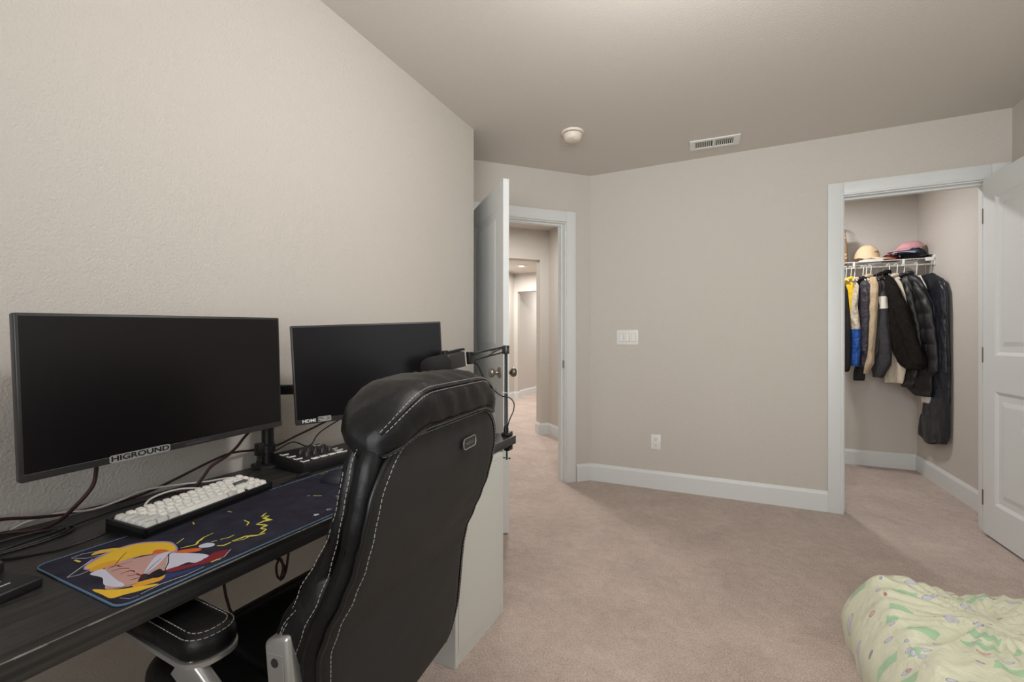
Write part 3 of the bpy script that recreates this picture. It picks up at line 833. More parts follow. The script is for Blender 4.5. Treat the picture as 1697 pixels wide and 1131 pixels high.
# badge on the right monitor
tx = text_mesh('badge_lettering', 'HDMI', 0.014, M['white_plastic'], m2, (-0.213, -0.0022, -0.1485), (D(90), 0, 0), 0.0002, 0.0004); tx.scale = (1.15, 1, 1)
bm = bmesh.new(); prism(bm, rrect(0.020, 0.0085, 0.002), 0, 0.0005)
xf = Matrix.Translation((-0.166, -0.0020, -0.1465)) @ Matrix.Rotation(D(90), 4, 'X')
for v in bm.verts: v.co = xf @ v.co
bd = link('badge', bm, mat('grey_badge', (150, 150, 146), 0.5), m2)
bm = bmesh.new(); tube(bm, [(-0.180 + 0.010 * math.cos(a), -0.0028, -0.1465 + 0.0045 * math.sin(a)) for a in [k * PI / 6 for k in range(10)]], 0.0013, 5); link('badge_ring', bm, M['black_plastic'], bd)
text_mesh('badge_letter', 'X', 0.014, M['black_plastic'], bd, (-0.155, -0.0028, -0.1465), (D(90), 0, 0), 0.0002)

# dual monitor arm
t = thing('monitor_stand', 'black dual monitor arm clamped to the back of the desk', 'monitor arm', (0.055, 1.0, DZ))
bm = bmesh.new(); lathe(bm, [(0, 0), (0.046, 0), (0.046, 0.006), (0.040, 0.012), (0.026, 0.016), (0, 0.016)], 32); box(bm, -0.045, 0.02, -0.03, 0.03, 0.0, 0.012, bev=.003); link('base', bm, M['black_plastic'], t, 40)
bm = bmesh.new(); lathe(bm, [(0, 0.01), (0.0185, 0.01), (0.0185, 0.33), (0.016, 0.333), (0, 0.333)], 24); pl = link('pole', bm, M['black_metal'], t, 40)
bm = bmesh.new(); lathe(bm, [(0.019, 0.05), (0.0235, 0.052), (0.0235, 0.075), (0.019, 0.077)], 24); box(bm, -0.010, 0.012, -0.042, -0.018, 0.045, 0.085, bev=.003); link('collar', bm, M['black_plastic'], pl, 40)
bm = bmesh.new(); box(bm, -0.004, 0.008, -0.037, -0.029, 0.014, 0.060, bev=.001); link('lever', bm, M['grey_metal'], pl)
bm = bmesh.new(); lathe(bm, [(0.019, 0.235), (0.027, 0.236), (0.027, 0.274), (0.019, 0.275)], 24)
link('arm_collar', bm, M['black_plastic'], t, 40)
def arm(a, b, r=(0.012, 0.016)):
    bm = bmesh.new(); a, b = Vector(a), Vector(b); d = b - a; L_ = d.length; ang = math.atan2(d.y, d.x)
    box(bm, 0, L_, -r[0], r[0], -r[1], r[1], bev=.004, xf=Matrix.Translation(a) @ Matrix.Rotation(ang, 4, 'Z'))
    return link('arm', bm, M['black_metal'], t, 35)
arm((0.0, 0.0, 0.255), (0.050, -0.30, 0.255)); arm((0.050, -0.30, 0.29), (0.090, -0.346, 0.29))
arm((0.0, 0.0, 0.255), (0.135, 0.11, 0.255)); arm((0.105, 0.100, 0.255), (0.200, 0.225, 0.255))
bm = bmesh.new(); box(bm, 0.006, 0.018, 0.012, 0.032, 0.225, 0.285, bev=.003); link('joint', bm, M['black_plastic'], t, 35)
for loc, ang in (((0.098, -0.346, 0.3145), D(90)), ((0.233, 0.232, 0.319), math.atan2(0.413, 0.288))):
    bm = bmesh.new(); box(bm, -0.055, 0.055, 0.0, 0.006, -0.055, 0.055, bev=.002, xf=Matrix.Translation(loc) @ Matrix.Rotation(ang, 4, 'Z')); link('mounting_plate', bm, M['black_metal'], t, 35)

# ------------------------------------------------------------------ cables
def cable(name, label, pts, r, m, closed=False, n=8):
    P = [Vector(p_) for p_ in pts]
    o0 = P[0].copy()
    bm = bmesh.new(); tube(bm, spline([p_ - o0 for p_ in P], n, closed), r, 8, closed)
    o = link(name, bm, m, None, 60); o.location = o0
    return tag(o, label, 'cable')
cable('display_cable', 'dark red cable dropping from under the left end of the left monitor',
      [(0.17, 0.505, 0.86), (0.165, 0.505, 0.815), (0.160, 0.500, 0.785), (0.145, 0.480, 0.750), (0.11, 0.462, 0.715), (0.07, 0.44, 0.697), (0.03, 0.40, 0.697), (0.02, 0.30, 0.697)], 0.0042, M['red_cable'])
cable('display_cable', 'dark red cable curving down from the right end of the left monitor',
      [(0.17, 0.875, 0.86), (0.130, 0.867, 0.820), (0.120, 0.852, 0.795), (0.120, 0.822, 0.775), (0.118, 0.780, 0.755), (0.110, 0.757, 0.722), (0.095, 0.74, 0.698), (0.05, 0.70, 0.698)], 0.0042, M['red_cable'])
cable('power_cable', 'long dark cable sagging along the wall behind both monitors',
      [(0.030, 0.33, 0.735), (0.030, 0.398, 0.728), (0.030, 0.453, 0.713), (0.030, 0.513, 0.703), (0.030, 0.609, 0.699), (0.030, 0.676, 0.706), (0.030, 0.750, 0.725), (0.030, 0.833, 0.748), (0.030, 0.897, 0.759), (0.012, 0.988, 0.747), (0.030, 1.055, 0.751), (0.035, 1.127, 0.770), (0.06, 1.192, 0.795), (0.13, 1.235, 0.84), (0.22, 1.22, 0.90)], 0.0036, M['red_cable'])
cable('thin_cable', 'thin black cable looping up from the desk to the right monitor badge',
      [(0.10, 0.90, 0.696), (0.075, 0.945, 0.708), (0.045, 0.975, 0.722), (0.045, 1.04, 0.738), (0.05, 1.099, 0.754), (0.055, 1.150, 0.730), (0.062, 1.170, 0.735), (0.07, 1.185, 0.762), (0.085, 1.208, 0.785), (0.17, 1.24, 0.84)], 0.0022, M['black_cable'])
cable('keyboard_cable', 'thin white cable running from the keyboard back along the wall',
      [(0.006, 0.405, 0.60), (0.006, 0.415, 0.680), (0.010, 0.431, 0.699), (0.024, 0.455, 0.708), (0.030, 0.494, 0.709), (0.035, 0.549, 0.699), (0.05, 0.600, 0.708), (0.045, 0.660, 0.716), (0.075, 0.733, 0.714), (0.110, 0.775, 0.714), (0.135, 0.820, 0.715), (0.160, 0.825, 0.712), (0.180, 0.800, 0.706), (0.17, 0.79, 0.704)], 0.0026, M['white_cable'])
cable('keyboard_loop_cable', 'short white cable loop lying behind the keyboard keys',
      [(0.150, 0.60, 0.699), (0.128, 0.625, 0.712), (0.122, 0.66, 0.718), (0.128, 0.70, 0.718), (0.150, 0.735, 0.712), (0.162, 0.745, 0.706)], 0.0026, M['white_cable'])
coil = []
for k in range(2):
    for i in range(10):
        a = 2 * PI * i / 10
        coil.append((0.118 + (0.040 - .008 * k) * math.cos(a) + 0.003 * k, 0.405 + (0.080 - .012 * k) * math.sin(a), DZ + 0.003 + 0.0024 * (i / 10 + k)))
cable('coiled_cable', 'black cable coiled in a flat loop on the left end of the desk', [(0.13, 0.25, DZ + .003), (0.15, 0.31, DZ + .003)] + coil + [(0.10, 0.52, DZ + .0055), (0.07, 0.60, DZ + .003), (0.06, 0.70, DZ + .003)], 0.0026, M['black_cable'])
cable('black_cable', 'single black cable curving across the desk beside the mat corner',
      [(0.12, 0.34, DZ + .003), (0.166, 0.350, DZ + .003), (0.197, 0.362, DZ + .003), (0.219, 0.392, DZ + .003), (0.232, 0.422, DZ + .003), (0.238, 0.45, DZ + .005), (0.236, 0.480, DZ + .0062), (0.228, 0.505, DZ + .0062)], 0.0026, M['black_cable'])
cable('hanging_cable', 'dark cable hanging against the wall under the desk above the armrest',
      [(0.05, 0.852, 0.62), (0.05, 0.858, 0.40), (0.05, 0.862, 0.348), (0.05, 0.871, 0.306), (0.05, 0.884, 0.266), (0.045, 0.93, 0.18), (0.045, 1.0, 0.10)], 0.0042, M['red_cable'])
cable('bundled_cable', 'dark cable tied in a small bundle hanging under the desk',
      [(0.09, 0.99, 0.60), (0.09, 0.995, 0.42), (0.10, 1.013, 0.385), (0.10, 1.030, 0.350), (0.10, 1.022, 0.322), (0.10, 1.003, 0.335), (0.10, 0.998, 0.372), (0.10, 1.012, 0.392), (0.106, 1.018, 0.36), (0.106, 1.008, 0.325), (0.106, 1.026, 0.338), (0.106, 1.035, 0.378), (0.10, 1.05, 0.46), (0.09, 1.07, 0.61)], 0.0038, M['red_cable'])

# ------------------------------------------------------------------ microphone on its scissor arm
t = thing('microphone_stand', 'black scissor arm stand clamped to the right end of the desk', 'microphone stand', (0.555, 1.775, DZ))
bm = bmesh.new()
box(bm, -0.018, 0.018, -0.014, 0.020, 0.0, 0.016, bev=.004)
box(bm, -0.012, 0.012, 0.036, 0.046, -0.060, 0.014, bev=.003); box(bm, -0.012, 0.012, 0.0, 0.046, 0.004, 0.016, bev=.003); box(bm, -0.012, 0.012, 0.0, 0.046, -0.066, -0.052, bev=.003)
cl = link('clamp', bm, M['black_metal'], t, 35)
bm = bmesh.new(); lathe(bm, [(0, -0.105), (0.004, -0.105), (0.004, -0.040), (0.010, -0.039), (0.010, -0.0365), (0, -0.0365)], 14, Matrix.Translation((0, 0.008, 0)))
tube(bm, [(-0.014, 0.008, -0.098), (0.014, 0.008, -0.098)], 0.0018, 6)
for s in (-.014, .014): lathe(bm, [(0, -.003), (.0035, -.003), (.0035, .003), (0, .003)], 10, Matrix.Translation((s, .008, -.098)) @ Matrix.Rotation(D(90), 4, 'Y'))
link('clamp_screw', bm, M['grey_metal'], cl, 40)
bm = bmesh.new(); lathe(bm, [(0, .014), (.011, .014), (.011, .035), (.007, .05), (0, .05)], 16); link('swivel_base', bm, M['black_metal'], t, 40)
for s, (dy) in ((-0.0075, 0.006), (0.0075, -0.006)):
    bm = bmesh.new(); tube(bm, [(s, dy, .03), (s * .9, dy, .375)], 0.0036, 8); link('lower_bar', bm, M['black_metal'], t, 50)
bm = bmesh.new(); P = [(0.0, .010, .06 + .0012 * i) for i in range(1)]
tube(bm, [(0.0035 * math.cos(i * 1.1), 0.011 + 0.0035 * math.sin(i * 1.1), .07 + i * .0011) for i in range(80)], 0.0007, 5); link('spring', bm, M['grey_metal'], t, 60)
bm = bmesh.new(); box(bm, -0.012, 0.012, -0.018, 0.012, .362, .400, bev=.003)
for z in (.368, .394):
    lathe(bm, [(0, -.016), (.005, -.016), (.005, .016), (0, .016)], 12, Matrix.Translation((0, -.003, z)) @ Matrix.Rotation(D(90), 4, 'Y'))
link('elbow_joint', bm, M['grey_metal'], t, 40)
for a, b in (((0, -0.01, .396), (-0.010, -0.285, .366)), ((0, -0.006, .372), (-0.010, -0.285, .342))):
    bm = bmesh.new(); tube(bm, [a, b], 0.0036, 8); link('upper_bar', bm, M['black_metal'], t, 50)
bm = bmesh.new()
tube(bm, [(-0.003 + 0.004 * math.cos(i * 1.1), -0.02 - i * .0013, .390 - i * .00018 + 0.004 * math.sin(i * 1.1)) for i in range(90)], 0.0007, 5); link('spring', bm, M['grey_metal'], t, 60)
bm = bmesh.new(); tube(bm, [(-0.004, -0.03, .392), (-0.007, -0.16, .356)], 0.003, 6); link('brace', bm, M['grey_metal'], t)
bm = bmesh.new(); box(bm, -0.022, 0.002, -0.315, -0.280, .330, .377, bev=.004)
lathe(bm, [(0, -.022), (.006, -.022), (.006, .020), (0, .020)], 12, Matrix.Translation((-.01, -.295, .370)) @ Matrix.Rotation(D(90), 4, 'Y'))
lathe(bm, [(0, -.020), (.010, -.020), (.010, -.008), (0, -.008)], 12, Matrix.Translation((.008, -.30, .343)) @ Matrix.Rotation(D(90), 4, 'Y'))
link('head_joint', bm, M['black_metal'], t, 40)
bm = bmesh.new(); tube(bm, spline([(-0.008, -0.270, .338), (0.0, -0.245, .320), (0.004, -0.220, .285), (0.006, -0.170, .245), (0.006, -0.115, .210), (0.006, -0.05, .182), (0.010, .015, .168), (0.014, 0.052, .140), (0.012, 0.050, .105), (0.006, 0.025, .07), (0.0, 0.012, .035)], 8), 0.0026, 8); link('signal_cable', bm, M['black_cable'], t, 60)
for z in (.19,):
    bm = bmesh.new(); box(bm, -0.016, 0.016, -0.010, 0.012, z, z + .003); link('cable_tie', bm, M['key_grey'], t)

t = thing('microphone', 'black side-mounted microphone with a foam tip held above the chair headrest', 'microphone', (0.528, 1.405, 1.042))
d = Vector((0.500 - 0.528, 1.225 - 1.405, 1.004 - 1.028)).normalized()
rot = d.to_track_quat('X', 'Z').to_matrix().to_4x4()
bm = bmesh.new(); box(bm, -0.030, 0.062, -0.026, 0.026, -0.030, 0.028, bev=.007, seg=3, xf=rot); link('body', bm, M['bezel'], t, 40)
bm = bmesh.new(); box(bm, -0.034, -0.0285, -0.027, 0.027, -0.031, 0.029, bev=.002, xf=rot); link('rear_trim', bm, mat('pale_trim', (170, 168, 164), 0.4), t)
bm = bmesh.new(); lathe(bm, [(0, 0), (.032, 0), (.035, .006), (.035, .075), (.031, .090), (.020, .099), (0, .101)], 28, rot @ Matrix.Translation((.056, 0, -.006)) @ Matrix.Rotation(D(90), 4, 'Y')); link('foam_tip', bm, M['foam'], t, 60)
bm = bmesh.new(); box(bm, -0.050, 0.045, -0.009, 0.009, 0.026, 0.036, bev=.003, xf=rot)
lathe(bm, [(0, .020), (.011, .020), (.011, .040), (0, .040)], 16, rot @ Matrix.Translation((.050, 0, 0)))
tube(bm, [rot @ Vector((-.03, 0, .0)), rot @ Vector((-.055, 0, .01)), rot @ Vector((-.062, 0, .018))], 0.007, 10)
link('bracket', bm, M['black_metal'], t, 40)

# ================================================================== OFFICE CHAIR
CP = Vector((0.8134, 0.7903, 0.0)); CA = D(186.7)
chair = thing('office_chair', 'high-backed black leather office chair with white stitching and silver arms pushed toward the desk', 'office chair', CP, CA)
Minv = (Matrix.Translation(CP) @ Matrix.Rotation(CA, 4, 'Z')).inverted()
def toloc(X, Y, Z): return Minv @ Vector((X, Y, Z))
ZT = [(.29, .036, .230), (.34, .030, .258), (.40, .024, .274), (.45, .019, .274), (.50, .013, .270), (.55, .007, .268), (.60, .000, .276), (.65, -.021, .281), (.70, -.045, .274), (.75, -.065, .271), (.80, -.078, .269), (.85, -.087, .266), (.90, -.092, .259), (.95, -.093, .245), (1.0, -.092, .232)]
def prof(z):
    if z <= ZT[0][0]: return ZT[0][1], ZT[0][2]
    for a, b in zip(ZT, ZT[1:]):
        if z <= b[0]:
            t_ = (z - a[0]) / (b[0] - a[0]); t_ = t_ * t_ * (3 - 2 * t_) * .5 + t_ * .5
            return a[1] + (b[1] - a[1]) * t_, a[2] + (b[2] - a[2]) * t_
    return ZT[-1][1], ZT[-1][2]
def wrinkle(p_, amp, sc):
    v = Vector(p_)
    return amp * (noise.noise(Vector((v.x * sc, v.y * sc, v.z * sc))) + .5 * noise.noise(Vector((v.x * sc * 2.3, v.y * sc * 2.3, v.z * sc * 2.3 + 7))))
# bolster between the rear panel and the front cushion
def back_rings(z0, z1, xr, xf_, dw, r, n=26, topround=0.05, botround=0.05, amp=0.0):
    rings = []
    for i in range(n + 1):
        z = z0 + (z1 - z0) * i / n
        x0, w = prof(z)
        f = 1.0
        if z > z1 - topround: f = math.sqrt(max(0.0, 1 - ((z - (z1 - topround)) / topround) ** 2)) * .85 + .15
        if z < z0 + botround: f = min(f, math.sqrt(max(0.0, 1 - ((z0 + botround - z) / botround) ** 2)) * .85 + .15)
        if xf_ > .09:
            xf2 = .070 + .028 * math.exp(-((z - .70) / .075) ** 2)
        else: xf2 = .046
        xr2 = min(xr, xf2 - .03)
        hx = (xf2 - xr2) / 2; hw = w + dw - (1 - f) * topround
        cx = x0 + (xf2 + xr2) / 2
        hx2 = hx * (.35 + .65 * f)
        ring = []
        for a, b in rrect(hx2, hw, min(r, hx2 * .98), 6):
            k = 0
            if amp:
                k = wrinkle((a * 2, b * 3, z * 5), amp, 4)
            nx = (1 if a > 0 else -1)
            ring.append(Vector((cx + a + nx * k, b + (k if b > 0 else -k), z)))
        rings.append(ring)
    return rings
bm = bmesh.new(); ring_loft(bm, back_rings(.31, .975, 0.004, 0.062, 0.010, 0.028, 30, .07, .05, .0022))
bol = link('side_bolster', bm, M['leather'], chair, 70)
bm = bmesh.new(); ring_loft(bm, back_rings(.44, 1.0, 0.046, 0.100, 0.004, 0.026, 30, .08, .05, .0035))
fc = link('front_cushion', bm, M['leather'], chair, 70)

# rear panel
def panel_w(z):
    x0, w = prof(z)
    zt = .952; r = .115
    if z > zt - r:
        k = (z - (zt - r)) / r
        w = w - (1 - math.sqrt(max(0, 1 - k * k))) * .105
    if z < .36: w -= (1 - math.sqrt(max(0, 1 - ((.36 - z) / .062) ** 2))) * .07
    return x0, w
bm = bmesh.new()
nz, ny = 44, 28
grid = []
for i in range(nz + 1):
    z = .300 + (.952 - .300) * (i / nz)
    x0, w = panel_w(z)
    row = []
    for j in range(ny + 1):
        s = -1 + 2 * j / ny
        yv = math.copysign(abs(s) ** .85, s) * w
        ed = min((1 - abs(s)) * w, (.952 - z) * 1.2, (z - .300) * 1.5)
        lift = .010 * (1 - math.exp(-ed / .010)) - .004
        lift += wrinkle((yv, 0, z), .0016, 7) * min(1, ed / .04)
        # soft vertical puckers under the top seam
        lift += .0016 * math.sin(yv * 95) * math.exp(-max(0, .952 - z) / .035) * min(1, ed / .01)
        row.append(bm.verts.new((x0 - lift, yv, z)))
    grid.append(row)
for i in range(nz):
    for j in range(ny): bm.faces.new((grid[i][j], grid[i][j + 1], grid[i + 1][j + 1], grid[i + 1][j]))
# close the panel with a back skin inside the bolster
rim = [grid[0][j] for j in range(ny + 1)] + [grid[i][ny] for i in range(1, nz + 1)] + [grid[nz][j] for j in range(ny - 1, -1, -1)] + [grid[i][0] for i in range(nz - 1, 0, -1)]
inner = [bm.verts.new((v.co.x + .02, v.co.y, v.co.z)) for v in rim]
for i in range(len(rim)): bm.faces.new((rim[i], rim[(i + 1) % len(rim)], inner[(i + 1) % len(rim)], inner[i]))
pn = link('rear_panel', bm, M['leather_panel'], chair, 60)
edge = []
for i in range(60):
    z = .31 + (.948 - .31) * i / 59; x0, w = panel_w(z); edge.append((x0, w, z))
near = [Vector((x0 + .001, w + .004, z)) for x0, w, z in edge]; far = [Vector((x0 + .001, -w - .004, z)) for x0, w, z in edge]
topl = [Vector((prof(.955)[0] + .001, y_, .955)) for y_ in [edge[-1][1] * (1 - 2 * k / 14) for k in range(1, 14)]]
bm = bmesh.new(); tube(bm, near + topl + far[::-1], .0045, 8); link('piping', bm, mat('deep_black_piping', (12, 12, 12), 0.4), pn, 60)
bm = bmesh.new()
ins = .013
pth = [Vector((x0 - .0078, w - ins, z)) for x0, w, z in edge if z < .935]
tp = [Vector((prof(.940)[0] - .0078, y_, .9395)) for y_ in [pth[-1].y * (1 - 2 * k / 14) for k in range(0, 15)]]
pf = [Vector((p_.x, -p_.y, p_.z)) for p_ in pth][::-1]
stitches(bm, pth + tp[1:-1] + pf); link('stitching', bm, M['thread'], pn)
# faint scratch marks are left to the leather; metal badge
x0, w = prof(.895)
t_b = Matrix.Translation((x0 - .0105, -.068, .882)) @ Matrix.Rotation(D(-90), 4, 'Z') @ Matrix.Rotation(D(90 - 2), 4, 'X')
bm = bmesh.new()
prism(bm, rrect(.0335, .0120, .0095), 0, .0022)
for v in bm.verts: v.co = t_b @ v.co
bd = link('badge', bm, mat('gunmetal_badge', (58, 57, 55), 0.45, metal=.4), chair, 30)
bm = bmesh.new(); tube(bm, [t_b @ Vector((a, b, .0026)) for a, b in rrect(.0330, .0116, .0093)], .0011, 6, closed=True); link('badge_rim', bm, M['silver'], bd, 60)
tx = text_mesh('badge_lettering', 'wellness', .0125, mat('badge_grey', (112, 110, 107), .45, metal=.5), bd, (0, 0, 0), (0, 0, 0), .0004)
tx.matrix_local = t_b @ Matrix.Translation((0, -.0004, .0026))

# headrest pillow
bm = bmesh.new(); rings = []
NY = 46
def head_ring(s):
    yv = s * .252
    f = max(0.004, 1 - abs(s) ** 4.2) ** (1 / 2.2)
    dr = max(0, (abs(s) - .45) / .55) ** 1.8
    ax = .080 * (.16 + .84 * f); az = .054 * (.22 + .78 * f)
    cz = .989 - .050 * dr
    cx = -.044 - .012 * dr
    return yv, ax, az, cx, cz
for i in range(NY + 1):
    s = -1 + 2 * i / NY
    s = math.sin(s * PI / 2)
    yv, ax, az, cx, cz = head_ring(s)
    ring = []
    for k in range(32):
        a = 2 * PI * k / 32
        c_, s_ = math.cos(a), math.sin(a)
        px_ = math.copysign(abs(c_) ** .75, c_) * ax; pz_ = math.copysign(abs(s_) ** .8, s_) * az
        pz_ += .010 * (c_ * .5)          # slight forward rise
        rad = Vector((c_, 0, s_))
        fold = abs(math.sin((yv * 44 + a * 2.2 + 2 * noise.noise(Vector((yv * 8, a, 0)))))) ** 2
        k_ = -.0045 * fold * (1 if s_ > -.7 else .3) + wrinkle((yv * 1.5, a * .4, 1), .0025, 5)
        ring.append(Vector((cx + px_ + rad.x * k_, yv, cz + pz_ + rad.z * k_)))
    rings.append(ring)
ring_loft(bm, rings)
hd = link('headrest', bm, M['leather'], chair, 80)
def head_path(ang, s0=-.97, s1=.97, n=60, out=.0012):
    P = []
    for i in range(n + 1):
        s = s0 + (s1 - s0) * i / n
        yv, ax, az, cx, cz = head_ring(s)
        a = D(ang) if not callable(ang) else D(ang(s))
        c_, s_ = math.cos(a), math.sin(a)
        P.append(Vector((cx + math.copysign(abs(c_) ** .75, c_) * (ax + out), yv, cz + math.copysign(abs(s_) ** .8, s_) * (az + out) + .010 * c_ * .5)))
    return P
bm = bmesh.new()
stitches(bm, head_path(138)); stitches(bm, head_path(150)); stitches(bm, head_path(214))
link('stitching', bm, M['thread'], hd)
bm = bmesh.new(); tube(bm, head_path(144, out=.0002), .0022, 6); tube(bm, head_path(210, out=.0002), .002, 6); link('seam', bm, M['leather'], hd, 60)

# lower side wings of the backrest
for sy in (1, -1):
    bm = bmesh.new(); rings = []
    for i in range(21):
        t_ = i / 20; z = .52 + .21 * t_
        x0, w = prof(z)
        f = math.sin(PI * (.06 + .88 * t_)) ** .55
        cx = x0 + .062; hx = .040 * f + .003; hy = .022 * f + .003
        ring = []
        for k in range(20):
            a = 2 * PI * k / 20
            ring.append(Vector((cx + hx * math.cos(a), sy * (w - .012) + hy * math.sin(a), z)))
        rings.append(ring)
    ring_loft(bm, rings); wg = link('side_wing', bm, M['leather'], chair, 80)
    bm = bmesh.new()
    for off in (0, .010):
        P = []
        for i in range(25):
            t_ = i / 24; z = .545 + off + .17 * t_; x0, w = prof(z)
            P.append(Vector((x0 + .030 + .058 * (1 - t_) ** .8 * 0 + .052 * math.sin(PI * (.15 + .75 * t_)) + off * .2, sy * (w - .006 + .018 * math.sin(PI * t_)), z)))
        stitches(bm, P)
    link('stitching', bm, M['thread'], wg)
# stitching along the bolster edges
bm = bmesh.new()
for sy in (1, -1):
    for xo, dw in ((.043, .0096),):
        P = []
        for i in range(50):
            z = .56 + (.955 - .56) * i / 49; x0, w = prof(z)
            P.append(Vector((x0 + xo, sy * (w + dw - max(0, z - .92) * .5), z)))
        stitches(bm, P)
    P = []
    for i in range(50):
        z = .62 + (.900 - .62) * i / 49; x0, w = prof(z)
        P.append(Vector((x0 + .060 + .028 * math.exp(-((z - .70) / .075) ** 2), sy * (w + .0045), z)))
    stitches(bm, P)
link('stitching', bm, M['thread'], bol)

# seat, aligned with the room
def sp(X, Y, Z): return toloc(X, Y, Z)
bm = bmesh.new(); rings = []
for i in range(25):
    t_ = i / 24; X = .74 - .350 * t_
    f = 1.0
    if t_ > .82: f = math.sqrt(max(0, 1 - ((t_ - .82) / .18) ** 2)) * .9 + .1
    ring = []
    zc = .435 - .014 * (1 - f); hz = .052 * (.35 + .65 * f); hy = .250 * (.93 + .07 * f) * min(1, .80 + t_ * .8)
    for a, b in rrect(hy, hz, min(.04, hz * .95), 5):
        zz = zc + b
        if b > 0: zz += .006 * (a / hy) ** 2 + .003 * math.sin(X * 42) * (1 - abs(a / hy))
        ring.append(sp(X - .02 * t_, .738 + a, zz))
    rings.append(ring)
ring_loft(bm, rings); seat = link('seat', bm, M['leather'], chair, 70)
bm = bmesh.new(); rings = []
for i in range(21):
    t_ = i / 20; X = .735 - .28 * t_
    f = math.sqrt(max(0, 1 - max(0, (t_ - .8) / .2) ** 2)) * .85 + .15
    ring = []
    for a, b in rrect(.190, .020 * f, .016 * f, 4):
        ring.append(sp(X - .02 * t_, .738 + a * (1 - .15 * t_), .492 + b - .006 * t_))
    rings.append(ring)
ring_loft(bm, rings); link('seat_cushion', bm, M['leather'], seat, 70)
for zz, yy in ((.480, .192), (.452, .254), (.415, .254)):
    for sy in (-1, 1):
        bm = bmesh.new(); stitches(bm, [sp(.73 - .29 * k / 20, .738 + sy * yy * 1.0, zz + .001) for k in range(21)])
        link('stitching', bm, M['thread'], seat)
bm = bmesh.new(); box(bm, .10, .30, -.11, .11, .335, .385, bev=.008); link('seat_plate', bm, M['black_metal'], chair, 35)

# arms
for sy in (1, -1):
    if sy > 0: A = Matrix.Translation((.172, .312, 0)) @ Matrix.Rotation(D(-9), 4, 'Z')
    else: A = Matrix.Translation((.175, -.300, 0)) @ Matrix.Rotation(D(-4), 4, 'Z')
    def outline(inset, L_=.285, hw=.0425, r=.038):
        pts_ = []
        for k in range(13):
            a = D(90 + 180 * k / 12)
            rr_ = r
            pts_.append((r + (r - inset) * math.cos(a), (hw - r) * (1 if math.sin(a) > 0 else -1) * (1 if abs(math.sin(a)) > .001 else 0) + (r - inset) * math.sin(a)))
        for k in range(13):
            a = D(-90 + 180 * k / 12)
            pts_.append((L_ - r + (r - inset) * math.cos(a), (hw - r) * (1 if math.sin(a) > 0 else -1) * (1 if abs(math.sin(a)) > .001 else 0) + (r - inset) * math.sin(a)))
        return pts_
    bm = bmesh.new(); rings = []
    for ins_, z in ((.003, .596), (-.001, .602), (-.001, .618), (.004, .630), (.012, .635), (.022, .636)):
        rings.append([A @ Vector((a, b, z)) for a, b in outline(ins_)])
    ring_loft(bm, rings); ap = link('armrest_pad', bm, M['leather'], chair, 60)
    bm = bmesh.new()
    for ins_, z in ((.0035, .6305), (.013, .6360)):
        P = [A @ Vector((a, b, z)) for a, b in outline(ins_)]; stitches(bm, P + [P[0]])
    link('stitching', bm, M['thread'], ap)
    bm = bmesh.new(); rings = []
    for ins_, z in ((.006, .584), (-.003, .588), (-.003, .596), (.004, .5975)):
        rings.append([A @ Vector((a, b, z)) for a, b in outline(ins_)])
    ring_loft(bm, rings); arm_ = link('armrest_frame', bm, M['silver'], chair, 40)
    # strut sweeping down to the seat side
    bm = bmesh.new(); rings = []
    path = spline([(.225, .334, .588), (.190, .333, .560), (.150, .325, .510), (.135, .306, .450), (.150, .280, .400), (.160, .24, .375)], 6)
    for i, p_ in enumerate(path):
        q_ = path[min(i + 1, len(path) - 1)] - path[max(i - 1, 0)]; q_.normalize()
        side = Vector((0, 1, 0)); up_ = side.cross(q_).normalized(); side = q_.cross(up_).normalized()
        rings.append([Vector(((p_ + up_ * a + side * b).x, sy * (p_ + up_ * a + side * b).y, (p_ + up_ * a + side * b).z)) for a, b in rrect(.027, .011, .006, 3)])
    ring_loft(bm, rings); link('armrest_strut', bm, M['silver'], chair, 50)
    # rear bracket with its bolt cap
    bm = bmesh.new()
    vs = box(bm, .040, .092, .268, .300, .36, .642, bev=.008, seg=3)
    for v in vs:
        if v.co.z > .61: v.co.z -= (v.co.x - .045) * .35 + .1 * abs(v.co.y - .284)
        v.co.x -= (v.co.z - .6) * -.10
        v.co.y *= sy
        if sy < 0: v.co.x += .12; v.co.z -= .03
    br = link('back_bracket', bm, M['silver'], chair, 50)
    bm = bmesh.new(); box(bm, .052, .084, .3002, .3018, .37, .611, bev=.0006)
    for v in bm.verts: v.co.x += (v.co.z - .6) * .10 + (.12 if sy < 0 else 0); v.co.y *= sy; v.co.z -= .03 * (sy < 0)
    link('recessed_face', bm, M['silver'], br)
    bm = bmesh.new(); lathe(bm, [(0, 0), (.0075, 0), (.0070, .0012), (0, .0015)], 20, Matrix.Translation((.068 + (.12 if sy < 0 else 0), .3016 * sy, .597 - .03 * (sy < 0))) @ Matrix.Rotation(D(-90 * sy), 4, 'X')); link('bolt_cap', bm, M['bezel'], br, 50)

